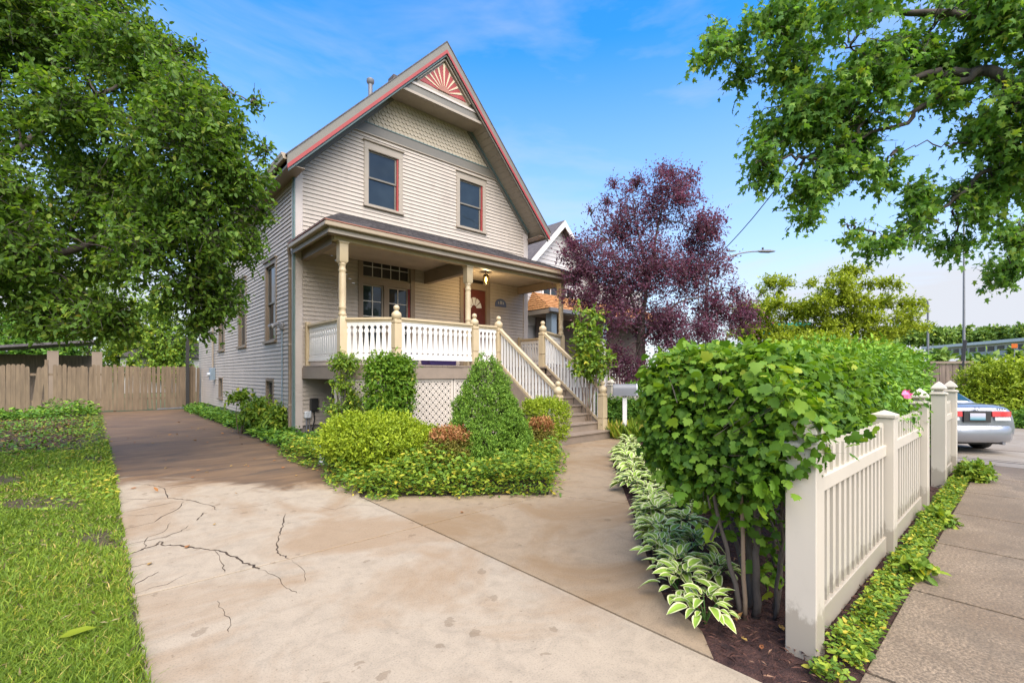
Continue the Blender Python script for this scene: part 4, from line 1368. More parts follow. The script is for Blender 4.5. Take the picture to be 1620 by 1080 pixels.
# badge: a rounded square with two uprights and a crossbar
b = MB().tube([(0.055, -0.052, 0.985), (0.05, -0.045, 1.035), (0.05, 0.045, 1.035), (0.055, 0.052, 0.985), (0.06, 0.035, 0.965), (0.06, -0.035, 0.965), (0.055, -0.052, 0.985)], 0.006, 6)
b.tube([(0.058, -0.020, 0.97), (0.05, -0.028, 1.03)], 0.006, 5).tube([(0.058, 0.020, 0.97), (0.05, 0.028, 1.03)], 0.006, 5).tube([(0.053, -0.024, 1.0), (0.053, 0.024, 1.0)], 0.006, 5)
cl(b, 'badge', 'chrome')
for k, y_ in enumerate((-0.42, -0.47, -0.52, -0.57)):
    cl(MB().box(0.066, 0.072, y_ - 0.016, y_ + 0.016, 0.985, 1.015), 'model_lettering', 'chrome', smooth=False)
for sg in (-1, 1):
    for x_ in (0.98, 3.78):
        tb = MB()
        pr_ = [(0.20, -0.10), (0.30, -0.105), (0.322, -0.08), (0.325, 0), (0.322, 0.08), (0.30, 0.105), (0.20, 0.10)]
        n = 28
        for r_, yy in pr_:
            tb.v += [(x_ + r_ * math.cos(2 * math.pi * k / n), sg * 0.79 + yy, 0.325 + r_ * math.sin(2 * math.pi * k / n)) for k in range(n)]
        tb.f += [(i * n + k, i * n + (k + 1) % n, (i + 1) * n + (k + 1) % n, (i + 1) * n + k) for i in range(len(pr_) - 1) for k in range(n)]
        wh = cl(tb, 'wheel', 'rubber')
        rb = MB()
        n = 14
        rb.v += [(x_ + r_ * math.cos(2 * math.pi * k / n), sg * 0.79 + sg * yy, 0.325 + r_ * math.sin(2 * math.pi * k / n)) for r_, yy in ((0.205, 0.09), (0.19, 0.06), (0.05, 0.075)) for k in range(n)]
        rb.f += [(i * n + k, i * n + (k + 1) % n, (i + 1) * n + (k + 1) % n, (i + 1) * n + k) for i in range(2) for k in range(n)] + [tuple(range(2 * n, 3 * n))]
        cl(rb, 'rim', 'metal', wh)
cl(MB().box(0.25, 4.5, -0.74, 0.74, 0.20, 0.30), 'underbody', 'dark', smooth=False)
cl(MB().tube([(0.0, -0.5, 0.245), (0.5, -0.5, 0.25)], 0.03, 10), 'exhaust', 'metal')
cl(MB().tube([(0.235, -0.70, 1.078), (0.215, 0, 1.098), (0.235, 0.70, 1.078)], 0.008, 6), 'boot_seam', 'dark')


# ------------------------------------------------------------------ street lamps and the far background
def street_lamp(name, label, head, pole_xy, zarm, r0=0.09, group='street lamps'):
    root = thing(name, label, 'street lamp', (pole_xy[0], pole_xy[1], -0.26), group=group)
    hp, pp = Vector(head), Vector((pole_xy[0], pole_xy[1], zarm))
    MB().tube([(pp.x, pp.y, -0.3), (pp.x, pp.y, zarm + 0.3)], [r0, r0 * 0.6], 10).build('pole', 'metal', root, smooth=True)
    d = hp - pp
    for dz in (0.0, -0.35):
        end = 1.0 if dz == 0 else 0.62
        pts = [pp + Vector((d.x * t, d.y * t, dz * (1 - t / 0.62 if dz else 1) + d.z * math.sin(t * math.pi / 2))) for t in [end * k / 8 for k in range(9)]]
        MB().tube(pts, [r0 * 0.38] * 9, 8).build('arm', 'metal', root, smooth=True)
    dh = Vector((d.x, d.y, 0)).normalized()
    b = MB()
    b.tube([hp - dh * 0.05, hp + dh * 0.12, hp + dh * 0.5, hp + dh * 0.78], [0.05, 0.11, 0.125, 0.04], 10)
    b.v = [(x_, y_, hp.z + (z_ - hp.z) * 0.62) for x_, y_, z_ in b.v]
    h_ = b.build('lamp_head', 'metal', root, smooth=True)
    MB().tube([hp + dh * 0.2 + Vector((0, 0, 0.07)), hp + dh * 0.2 + Vector((0, 0, 0.17))], 0.045, 8).build('photocell', 'dark', h_)


h = P(1200, 397.5, 22)
pb = P(1118, 600, 22)
street_lamp('street_lamp', 'cobra-head street lamp arching out of the top of the purple tree', h, (pb.x, pb.y), h.z - 0.65)
h = P(1150, 397, 40)
pb = P(1105, 600, 40)
street_lamp('street_lamp', 'farther street lamp arm showing just left of the nearer one', h, (pb.x, pb.y), h.z - 0.3)
h = P(1456, 473, 60)
pb = P(1468, 600, 60)
rt = thing('street_lamp', 'slim curved-top street lamp right of the yellow-green trees', 'street lamp', (pb.x, pb.y, -0.3), group='street lamps')
MB().tube([(pb.x, pb.y, -0.3), (pb.x, pb.y, h.z - 0.6), (pb.x * 0.9 + h.x * 0.1, pb.y * 0.9 + h.y * 0.1, h.z - 0.2), (pb.x * 0.6 + h.x * 0.4, pb.y * 0.6 + h.y * 0.4, h.z), (h.x, h.y, h.z)], [0.14, 0.12, 0.10, 0.09, 0.08], 8).build('pole', 'metal', rt, smooth=True)
MB().tube([h, h + Vector((-0.5, 0.45, -0.03))], [0.12, 0.09], 8).build('lamp_head', 'metal', rt, smooth=True)
tp = P(1525, 540, 38)
rt = thing('tall_pole', 'tall straight grey light pole standing above the yellow-green shrubs', 'pole', (tp.x, tp.y, -0.3))
MB().tube([(tp.x, tp.y, -0.3), (tp.x, tp.y, 14.5)], [0.11, 0.05], 12).build('shaft', 'metal', rt, smooth=True)
MB().lathe(tp.x, tp.y, [(0.3, -0.3), (0.3, 0.2), (0.22, 0.3)], 12).build('base', 'found', rt, smooth=True)
M['cable'] = paint('cable', (0.02, 0.02, 0.02), 0.7, 0.1)
a_, c_ = P(1120, 420, 22), P(1390, 60, 12)
tag(MB().tube([a_.lerp(c_, t) - Vector((0, 0, 0.5 * math.sin(math.pi * t))) for t in [k / 10 for k in range(11)]], 0.018, 5).build('overhead_wire', 'cable'), 'thin dark overhead wire rising from the purple tree into the maple', 'wire')

emb = MB()
ep = []
for px_ in range(1180, 2100, 40):
    for d_, z_ in ((48, -0.3), (64, 1.5), (80, 3.6), (140, 4.5)):
        q = P(px_, 592, d_)
        ep.append((q.x, q.y, z_ if px_ > 1230 else z_ * 0.2 - 0.3))
nn_ = len(range(1180, 2100, 40))
emb.add(ep, [(i * 4 + j, i * 4 + j + 1, (i + 1) * 4 + j + 1, (i + 1) * 4 + j) for i in range(nn_ - 1) for j in range(3)])
tag(emb.build('embankment', 'field', smooth='all'), kind='structure')
A, B_ = P(1482, 592, 96), P(1760, 592, 62)
A.z = B_.z = 0
lb = thing('station_building', 'long low white building with dark windows on the far embankment', 'building', A)
MB().bar((A.x, A.y, 5.7), (B_.x, B_.y, 5.7), 4, 2.0).build('wall', 'nwhite', lb)
MB().bar((A.x, A.y, 6.95), (B_.x, B_.y, 6.95), 5.5, 0.5).build('roof', 'white', lb)
dd_ = (B_ - A).normalized()
sd_ = Vector((-dd_.y, dd_.x, 0))
if (A + sd_).length > A.length:
    sd_ = -sd_
for k in range(26):
    p = A + dd_ * (4 + k * 2.1) + sd_ * 2.03
    MB().bar((p.x, p.y, 5.9), (p.x + dd_.x * 1.4, p.y + dd_.y * 1.4, 5.9), 0.06, 0.8).build('window', 'blind', lb)
for k, (px_, py_, d_) in enumerate(((1605, 547, 45), (1357, 548, 40))):
    q = P(px_, py_, d_)
    s_ = thing('road_sign', ['orange road-work sign above the right-hand shrubs', 'small orange road-work sign showing over the hedge'][k], 'sign', (q.x, q.y, -0.3), group='orange signs')
    M['orange'] = M.get('orange') or paint('orange_sheeting', (0.75, 0.16, 0.02), 0.4, 0.05)
    MB().bar(q + Vector((0.01, -0.2, 0)), q + Vector((-0.01, 0.2, 0)), 0.03, 0.42 - 0.05 * k).build('plate', 'orange', s_)
    MB().tube([(q.x + 0.05, q.y, -0.3), (q.x + 0.05, q.y, q.z)], 0.04, 6).build('post', 'metal', s_)
q = P(1245, 528, 42)
s_ = thing('highway_sign', 'green highway sign half hidden behind the pale locust tree', 'sign', (q.x, q.y, -0.3))
M['hwy'] = paint('green_sheeting', (0.01, 0.20, 0.14), 0.4, 0.05)
MB().bar(q + Vector((0.9, -1.7, 0)), q + Vector((-0.9, 1.7, 0)), 0.06, 2.0).build('plate', 'hwy', s_)
for t in (-1, 1):
    MB().tube([(q.x + 0.08 + 0.7 * t, q.y - 1.3 * t, -0.3), (q.x + 0.08 + 0.7 * t, q.y - 1.3 * t, q.z)], 0.09, 6).build('post', 'metal', s_)

# weathered fence across the alley
of = thing('plank_fence', 'grey rust-streaked plank fence with a flat cap beyond the parked car', 'fence', (20, 4, gz(20)))
A, B_ = P(1432, 592, 20.0), P(1540, 592, 19.2)
A.z = B_.z = 0
dd_ = (B_ - A).normalized()
L = (B_ - A).length
k = 0
u = 0.0
while u < L:
    wd = random.uniform(0.16, 0.24)
    p = A + dd_ * u
    MB().bar((p.x, p.y, 0.86), (p.x + dd_.x * (wd - 0.015), p.y + dd_.y * (wd - 0.015), 0.86), 0.03 + random.uniform(0, 0.02), 2.15).build('plank', 'oldwood', of)
    u += wd
MB().bar((A.x, A.y, 2.0), (B_.x, B_.y, 2.0), 0.16, 0.10).build('cap', 'trim_taupe', of)
MB().bar(P(1518, 612, 19.3), P(1527, 538, 19.3), 0.12, 0.12, (1, 0, 0)).build('leaning_post', 'dark', of)


# ------------------------------------------------------------------ foliage
def unit(a):
    return a / np.maximum(1e-9, np.linalg.norm(a, axis=1, keepdims=True))


T_SIMPLE = (np.array([(0, 0, 0), (0.28, 0.25, 0.05), (0.70, 0.19, 0.02), (1, 0, -0.10), (0.70, -0.19, 0.02), (0.28, -0.25, 0.05)], float), np.array([(0, 3, 2), (0, 2, 1), (0, 5, 4), (0, 4, 3)]))
T_DIAM = (np.array([(0, 0, 0), (0.5, 0.30, 0.05), (1, 0, -0.06), (0.5, -0.30, 0.05)], float), np.array([(0, 2, 1), (0, 3, 2)]))
T_NARROW = (np.array([(0, 0, 0), (0.45, 0.09, 0.02), (1, 0, -0.12), (0.45, -0.09, 0.02)], float), np.array([(0, 2, 1), (0, 3, 2)]))
_half = [(0.10, 0.34, -0.06), (0.30, 0.20, 0.0), (0.60, 0.46, -0.08), (0.56, 0.17, 0.0)]
_o = [(0, 0, 0)] + [(u, -v, w_) for u, v, w_ in _half] + [(1, 0, -0.12)] + [(u, v, w_) for u, v, w_ in _half[::-1]]
T_MAPLE = (np.array([(0.36, 0, 0.03)] + _o, float), np.array([(0, 1 + i, 1 + (i + 1) % 10) for i in range(10)]))
_half = [(-0.06, 0.20, -0.02), (0.10, 0.46, -0.07), (0.36, 0.50, -0.06), (0.44, 0.34, 0.0), (0.66, 0.42, -0.08), (0.74, 0.24, -0.02)]
_o = [(0, 0, 0)] + [(u, -v, w_) for u, v, w_ in _half] + [(1, 0, -0.14)] + [(u, v, w_) for u, v, w_ in _half[::-1]]
T_LOBE = (np.array([(0.38, 0, 0.04)] + _o, float), np.array([(0, 1 + i, 1 + (i + 1) % 14) for i in range(14)]))


def np_mesh(name, V, Ftri, mat, attrs=None, smooth=False):
    me = bpy.data.meshes.new(name)
    nf = len(Ftri)
    me.vertices.add(len(V))
    me.vertices.foreach_set('co', np.ascontiguousarray(V, dtype=np.float32).ravel())
    me.loops.add(nf * 3)
    me.loops.foreach_set('vertex_index', np.ascontiguousarray(Ftri, dtype=np.int32).ravel())
    me.polygons.add(nf)
    me.polygons.foreach_set('loop_start', np.arange(0, nf * 3, 3, dtype=np.int32))
    me.polygons.foreach_set('loop_total', np.full(nf, 3, dtype=np.int32))
    if smooth:
        me.polygons.foreach_set('use_smooth', np.ones(nf, dtype=bool))
    for k, v in (attrs or {}).items():
        at = me.attributes.new(k, 'FLOAT', 'POINT')
        at.data.foreach_set('value', np.ascontiguousarray(v, dtype=np.float32))
    me.materials.append(M[mat] if isinstance(mat, str) else mat)
    me.update(calc_edges=True)
    return me


def leaf_arrays(Pp, D, Nn, S, tmpl):
    tv, tf = tmpl
    D = unit(D)
    sd_ = unit(np.cross(D, Nn))
    nn_ = np.cross(sd_, D)
    k = len(tv)
    V = (Pp[:, None, :] + S[:, None, None] * (tv[None, :, 0, None] * D[:, None, :] + tv[None, :, 1, None] * sd_[:, None, :] + tv[None, :, 2, None] * nn_[:, None, :])).reshape(-1, 3)
    Fi = (tf[None] + (np.arange(len(Pp)) * k)[:, None, None]).reshape(-1, 3)
    return V, Fi, k


def leaves(name, L, tmpl, mat, parent=None, kind=None):
    Pp, D, Nn, S, tone = L
    V, Fi, k = leaf_arrays(Pp, D, Nn, S, tmpl)
    me = np_mesh(name, V, Fi, mat, {'tone': np.repeat(tone, k)})
    o = link(name, me, parent)
    if kind:
        o['kind'] = kind
    return o


def twig_mesh(name, segs, r, mat, parent):
    a, b_ = segs
    d = unit(b_ - a)
    s1 = unit(np.cross(d, np.array([0.3, 0.2, 0.93])))
    s2 = np.cross(d, s1)
    V = np.stack([a + s1 * r, a - s1 * r * 0.5 + s2 * r * 0.87, a - s1 * r * 0.5 - s2 * r * 0.87, b_], 1).reshape(-1, 3)
    n = len(a)
    Fi = (np.array([(0, 1, 3), (1, 2, 3), (2, 0, 3)])[None] + (np.arange(n) * 4)[:, None, None]).reshape(-1, 3)
    return link(name, np_mesh(name, V, Fi, mat), parent)


def sprays(blobs, n, tl=0.4, nl=9, ls=0.07, droop=0.15, rmin=0.45, leafdroop=0.25, p=2.0, outw=0.8, rnd=0.8, flat=0.8, lumps=0.0, keep=None, lsv=0.35):
    """leafy twigs spread through rounded volumes; returns leaf arrays and twig segments"""
    B = np.array([b_[:6] for b_ in blobs], float)
    wt = np.array([(b_[6] if len(b_) > 6 else (b_[3] * b_[4] * b_[5]) ** (2 / 3)) for b_ in blobs])
    idx = rng.choice(len(B), n, p=wt / wt.sum())
    v = rng.normal(size=(n, 3))
    if p == 2.0:
        q = unit(v)
        nr_ = q / B[idx, 3:6]
    else:
        v = rng.uniform(-1, 1, (n, 3))
        v[np.arange(n), rng.integers(0, 3, n)] = rng.choice([-1.0, 1.0], n)
        q = v / (np.abs(v) ** p).sum(1, keepdims=True) ** (1 / p)
        nr_ = np.sign(q) * np.abs(q) ** (p - 1) / B[idx, 3:6]
    outd = unit(nr_)
    r_ = (rmin ** 2 + (1 - rmin ** 2) * rng.random(n)) ** 0.5
    if lumps:
        ph = q * 5.0
        r_ = r_ * (1 + lumps * (np.sin(ph[:, 0] * 1.7 + idx) + np.sin(ph[:, 1] * 2.1 + 1.3 * idx) + np.sin(ph[:, 2] * 1.9 + 2.1 * idx)) / 2)
    c = B[idx, :3] + q * B[idx, 3:6] * r_[:, None]
    d = unit(outd * outw + rng.normal(size=(n, 3)) * rnd * 0.58 + np.array([0, 0, -droop]))
    L_ = tl * rng.uniform(0.6, 1.3, n)
    a, e = c - d * L_[:, None] * 0.6, c + d * L_[:, None] * 0.4
    if keep is not None:
        m = keep(c)
        a, e, d, outd, c, L_, idx = a[m], e[m], d[m], outd[m], c[m], L_[m], idx[m]
        n = len(a)
    t = np.tile(np.linspace(0.12, 1.0, nl), n) + rng.uniform(-0.04, 0.04, n * nl)
    I = np.repeat(np.arange(n), nl)
    Pp = a[I] + (e - a)[I] * t[:, None] + rng.normal(size=(n * nl, 3)) * ls * 0.12
    sag = -0.35 * droop * (t ** 2) * L_[I]
    Pp[:, 2] += sag
    D = unit(d[I] * 0.7 + rng.normal(size=(n * nl, 3)) * 0.62 + np.array([0, 0, -leafdroop]))
    Nn = unit(np.array([0, 0, flat]) + outd[I] * 0.45 + rng.normal(size=(n * nl, 3)) * 0.45)
    S = ls * (1 - lsv + 2 * lsv * rng.random(n * nl))
    tw = rng.random(n)
    tone = np.clip(0.6 * rng.random(n * nl) + 0.4 * tw[I], 0, 1)
    return (Pp, D, Nn, S, tone), (a, e)


def clump(blobs, k, f, inner=0.45):
    """break rounded volumes into many small uneven clumps with gaps between"""
    res = []
    for b_ in blobs:
        kk = max(3, int(k * random.uniform(0.8, 1.2)))
        for i in range(kk):
            v = Vector(rng.normal(size=3)).normalized() * random.uniform(inner, 1.0)
            r_ = f * random.uniform(0.6, 1.35)
            res.append((b_[0] + v.x * b_[3], b_[1] + v.y * b_[4], b_[2] + v.z * b_[5], b_[3] * r_, b_[4] * r_, b_[5] * r_))
    return res


def pb(px, py, d, rpx, fl=1.0, rd=None):
    """rounded volume centred d metres ahead at photo pixel (px, py), rpx pixels in radius"""
    c = P(px, py, d)
    r_ = rpx / F_PX * d
    return (c.x, c.y, c.z, r_ if rd is None else rd, r_ if rd is None else rd, r_ * fl)


def limb(b, pts, r0, r1, n=8, wob=0.04):
    pts = [Vector(p_) for p_ in pts]
    res = []
    for i in range(len(pts) - 1):
        for k in range(4):
            t = k / 4
            q = pts[i].lerp(pts[i + 1], t)
            res.append(q + Vector((random.uniform(-1, 1), random.uniform(-1, 1), random.uniform(-1, 1))) * wob * (0 if (i == 0 and k == 0) else 1))
    res.append(pts[-1])
    m = len(res)
    b.tube(res, [r0 + (r1 - r0) * (i / (m - 1)) ** 0.8 for i in range(m)], n)


def tree(name, label, base, trunk, limbs, blobs, n, lmat, tmpl=T_SIMPLE, bark='bark', group=None, r0=0.16, twigs=True, cat='tree', forks=5, keep=None, extra=None, ck=0, cf=0.35, ci=0.45, **kw):
    root = thing(name, label, cat, base, group=group)
    b = MB()
    limb(b, trunk, r0, r0 * 0.6, 12, 0.02)
    b.build('trunk', bark, root, smooth='all')
    b = MB()
    top = Vector(trunk[-1])
    for pts, ra, rb in limbs:
        limb(b, pts, ra, rb, 8, 0.05)
    for bl in blobs:
        c = Vector(bl[:3])
        st = top if not limbs else min((Vector(q) for pts, _, _ in limbs for q in pts), key=lambda q: (q - c).length)
        limb(b, [st, st.lerp(c, 0.5) + Vector((0, 0, 0.1)), c], min(0.03, max(0.015, r0 * 0.12)), 0.008, 6, 0.06)
        for k in range(forks):
            v = Vector(rng.normal(size=3)).normalized()
            e = c + Vector((v.x * bl[3], v.y * bl[4], v.z * bl[5])) * 0.85
            if keep is not None and not keep(np.array([e]))[0]:
                continue
            limb(b, [c, c.lerp(e, 0.5) + Vector((0, 0, 0.05)), e], 0.014, 0.004, 5, 0.04)
    b.build('branches', bark, root, smooth='all')
    L_, sg = sprays(clump(blobs, ck, cf, ci) if ck else blobs, n, keep=keep, **kw)
    if extra is not None:
        L2, sg2 = extra
        L_ = tuple(np.concatenate([x_, y_]) for x_, y_ in zip(L_, L2))
        sg = tuple(np.concatenate([x_, y_]) for x_, y_ in zip(sg, sg2))
    leaves('crown', L_, tmpl, lmat, root)
    if twigs:
        twig_mesh('twigs', sg, 0.0035, bark, root)
    return root


M['lf_crab'] = leafmat('crabapple_leaf', [(0.0, (0.043, 0.100, 0.013)), (0.45, (0.104, 0.195, 0.024)), (0.8, (0.183, 0.289, 0.033)), (0.97, (0.293, 0.319, 0.050)), (1.0, (0.329, 0.236, 0.077))])
M['lf_maple'] = leafmat('maple_leaf', [(0.0, (0.065, 0.157, 0.032)), (0.5, (0.147, 0.292, 0.050)), (0.85, (0.278, 0.418, 0.058)), (1.0, (0.440, 0.430, 0.063))])
M['lf_purple'] = leafmat('purple_leaf', [(0.0, (0.068, 0.027, 0.046)), (0.5, (0.150, 0.063, 0.099)), (0.85, (0.247, 0.112, 0.160)), (1.0, (0.360, 0.165, 0.174))], tint=(1.4, 0.8, 0.95))
M['lf_locust'] = leafmat('locust_leaf', [(0.0, (0.168, 0.218, 0.012)), (0.5, (0.288, 0.345, 0.020)), (1.0, (0.432, 0.483, 0.035))], trans=0.35)
M['lf_hedge'] = leafmat('hedge_leaf', [(0.0, (0.048, 0.118, 0.011)), (0.4, (0.115, 0.230, 0.018)), (0.8, (0.207, 0.325, 0.024)), (0.95, (0.345, 0.403, 0.040)), (0.985, (0.414, 0.370, 0.055)), (1.0, (0.414, 0.168, 0.044))], trans=0.38)
M['lf_rose'] = leafmat('rose_leaf', [(0.0, (0.056, 0.151, 0.017)), (0.5, (0.143, 0.281, 0.025)), (0.9, (0.258, 0.431, 0.035)), (1.0, (0.500, 0.302, 0.046))], trans=0.25)
M['lf_gold'] = leafmat('gold_shrub_leaf', [(0.0, (0.146, 0.219, 0.012)), (0.5, (0.267, 0.350, 0.018)), (1.0, (0.420, 0.481, 0.030))], trans=0.3)
M['lf_spruce'] = leafmat('spruce_needle', [(0.0, (0.072, 0.149, 0.016)), (0.5, (0.145, 0.270, 0.029)), (1.0, (0.275, 0.405, 0.046))], trans=0.15)
M['lf_spirea'] = leafmat('spirea_leaf', [(0.0, (0.095, 0.109, 0.015)), (0.5, (0.205, 0.177, 0.031)), (1.0, (0.299, 0.232, 0.046))], trans=0.2)
M['lf_spirea_tip'] = leafmat('spirea_tip', [(0.0, (0.213, 0.081, 0.026)), (0.5, (0.373, 0.162, 0.062)), (1.0, (0.480, 0.266, 0.106))], trans=0.2)
M['lf_weed'] = leafmat('weed_leaf', [(0.0, (0.065, 0.142, 0.019)), (0.5, (0.164, 0.270, 0.027)), (0.85, (0.311, 0.383, 0.033)), (1.0, (0.500, 0.383, 0.043))], trans=0.3)
M['lf_dark'] = leafmat('shade_plant_leaf', [(0.0, (0.064, 0.152, 0.023)), (0.6, (0.129, 0.268, 0.032)), (1.0, (0.257, 0.392, 0.036))], trans=0.25)
M['lf_far'] = leafmat('far_leaf', [(0.0, (0.075, 0.147, 0.028)), (0.5, (0.151, 0.244, 0.041)), (1.0, (0.276, 0.350, 0.049))], trans=0.2)
M['lf_grass'] = leafmat('grass_blade', [(0.0, (0.082, 0.143, 0.014)), (0.5, (0.173, 0.261, 0.022)), (0.86, (0.291, 0.373, 0.030)), (0.94, (0.491, 0.404, 0.060)), (1.0, (0.500, 0.388, 0.120))], trans=0.3)

# --- crabapple over the lawn
crab = [pb(30, 215, 7.4, 190), pb(175, 165, 6.9, 120), pb(110, 375, 6.8, 170), pb(262, 262, 6.9, 118), pb(325, 335, 7.2, 92), pb(245, 428, 7.0, 105), pb(40, 455, 6.4, 120), pb(-90, 300, 7.2, 190),
        pb(170, 45, 7.4, 85), pb(330, 208, 7.3, 55), pb(55, 30, 7.6, 130), pb(255, 120, 7.2, 58), pb(378, 300, 7.3, 48), pb(300, 480, 7.4, 55), pb(160, 490, 6.8, 62), pb(375, 215, 7.4, 28), pb(265, 80, 7.4, 26), pb(352, 150, 7.4, 13), pb(402, 165, 7.4, 9), pb(418, 238, 7.4, 13), pb(300, 82, 7.4, 14), pb(415, 335, 7.3, 20), pb(398, 385, 7.3, 18), pb(345, 440, 7.3, 25)]
tb_ = Vector((-3.3, 8.4, 0))
tree('crabapple_tree', 'big leafy green tree overhanging the lawn and driveway at the left', tb_,
     [tb_, tb_ + Vector((0.1, 0, 0.9)), tb_ + Vector((0.2, -0.1, 1.7))],
     [([tb_ + Vector((0.2, -0.1, 1.6)), P(-60, 480, 6.6), P(60, 420, 6.8), P(200, 360, 7.0), P(300, 330, 7.1)], 0.11, 0.02),
      ([tb_ + Vector((0.2, -0.1, 1.6)), P(-80, 350, 7.0), P(30, 230, 7.3), P(150, 150, 7.2), P(250, 90, 7.3)], 0.11, 0.02)],
     crab, 15500, 'lf_crab', T_SIMPLE, keep=lambda q: q[:, 2] > 2.08, r0=0.17, tl=0.42, nl=9, ls=0.078, droop=0.10, rmin=0.2, leafdroop=0.22, forks=6, ck=16, cf=0.36, ci=0.35)

# --- maple reaching in from the right
mp_b = [pb(1150, 62, 7.8, 48), pb(1112, 98, 7.9, 22), pb(1225, 50, 7.7, 80), pb(1262, 160, 7.7, 85), pb(1205, 262, 7.5, 48), pb(1258, 308, 7.5, 50), pb(1345, 75, 7.3, 95), pb(1370, 190, 7.4, 80), pb(1322, 262, 7.4, 52), pb(1395, 275, 7.3, 36),
        pb(1470, 50, 7.1, 95), pb(1565, 45, 6.8, 85), pb(1600, 165, 6.7, 50), pb(1490, 150, 7.1, 42), pb(1455, 342, 7.2, 44), pb(1395, 385, 7.3, 34), pb(1518, 310, 7.2, 42), pb(1590, 260, 6.9, 55), pb(1508, 388, 7.5, 24), pb(1560, 330, 7.2, 36),
        pb(1350, 365, 7.3, 22), pb(1172, 120, 7.8, 24), pb(1610, 370, 8.5, 34), pb(1600, 430, 9.0, 32), pb(1560, 200, 6.9, 30), pb(1680, 200, 6.7, 120), pb(1660, 60, 6.6, 110)]
mp_b = [(b_[0], b_[1], b_[2], b_[3], b_[4], b_[5] * 0.85) for b_ in mp_b]
mt_ = Vector((11.6, -2.3, 0))
J1 = P(1660, 150, 6.6)
tree('maple_tree', 'maple with dark limbs whose leafy branches hang in from the upper right', mt_, [mt_, mt_ + Vector((-0.1, 0.1, 2.2)), mt_ + Vector((-0.4, 0.4, 4.2)), J1 + Vector((0.5, -0.9, -0.3))],
     [([J1 + Vector((0.5, -0.9, -0.4)), J1, P(1585, 122, 6.8), P(1540, 113, 6.95), P(1480, 117, 7.05), P(1400, 140, 7.2), P(1300, 190, 7.5)], 0.13, 0.02),
      ([P(1550, 113, 6.9), P(1505, 140, 7.0), P(1460, 165, 7.1), P(1440, 190, 7.15), P(1360, 215, 7.3), P(1270, 250, 7.5)], 0.065, 0.012),
      ([J1 + Vector((0.6, -0.9, -0.8)), P(1650, 280, 6.7), P(1570, 265, 6.95), P(1510, 310, 7.1), P(1450, 350, 7.2), P(1395, 390, 7.3)], 0.06, 0.010),
      ([J1 + Vector((0.5, -0.8, 0.1)), P(1620, 50, 6.7), P(1500, 15, 7.0), P(1380, 20, 7.3), P(1240, 40, 7.6), P(1150, 60, 7.8)], 0.09, 0.012),
      ([P(1560, 225, 6.95), P(1500, 232, 7.05), P(1465, 225, 7.1), P(1420, 238, 7.2)], 0.016, 0.006),
      ([P(1640, 380, 8.3), P(1600, 400, 8.7), P(1590, 440, 9.0)], 0.02, 0.008)],
     mp_b, 4300, 'lf_maple', T_MAPLE, r0=0.26, tl=0.50, nl=7, ls=0.105, droop=0.35, rmin=0.2, leafdroop=0.45, forks=5, outw=0.5, rnd=1.1, ck=9, cf=0.38, ci=0.3)

# --- purple-leaved tree
pu = [pb(1030, 420, 14, 95), pb(962, 432, 13.7, 55), pb(1100, 425, 14.2, 60), pb(1035, 330, 14, 55), pb(985, 352, 14, 36), pb(1080, 312, 14, 34), pb(1105, 365, 14, 42), pb(1008, 290, 14, 15), pb(1062, 272, 14, 16), pb(972, 290, 14, 10), pb(1090, 280, 14, 14),
      pb(1140, 498, 13.8, 50), pb(1165, 462, 13.8, 20), pb(955, 500, 13.6, 44), pb(1050, 515, 13.8, 75), pb(1110, 540, 13.6, 48), pb(905, 440, 13.6, 14), pb(930, 395, 13.8, 24), pb(935, 335, 13.9, 8), pb(960, 318, 14, 9), pb(970, 565, 13.4, 34), pb(1005, 590, 13.4, 42), pb(1185, 500, 13.8, 14), pb(915, 425, 13.6, 24), pb(898, 470, 13.4, 18), pb(925, 475, 13.4, 28), pb(930, 525, 13.2, 22), pb(892, 402, 13.6, 12), pb(908, 385, 13.7, 14)]
tb_ = P(1012, 592, 14)
tb_.z = 0
tree('purple_leaf_tree', 'purple-leaved plum tree rising behind the hedge and mailbox', tb_, [tb_, tb_ + Vector((0.05, 0, 1.5)), P(1014, 500, 14)],
     [([P(1014, 520, 14), P(1030, 430, 14), P(1045, 350, 14), P(1060, 270, 14)], 0.08, 0.01), ([P(1014, 520, 14), P(985, 440, 13.9), P(960, 380, 13.9), P(935, 340, 13.9)], 0.06, 0.01),
      ([P(1014, 540, 14), P(1070, 480, 13.9), P(1130, 460, 13.9)], 0.06, 0.01), ([P(1025, 440, 14), P(1005, 340, 14), P(1000, 285, 14)], 0.04, 0.008)],
     pu, 7600, 'lf_purple', T_SIMPLE, r0=0.19, tl=0.55, nl=8, ls=0.072, droop=-0.25, rmin=0.15, leafdroop=0.0, forks=6, outw=0.7, rnd=0.9, ck=16, cf=0.45, ci=0.15)

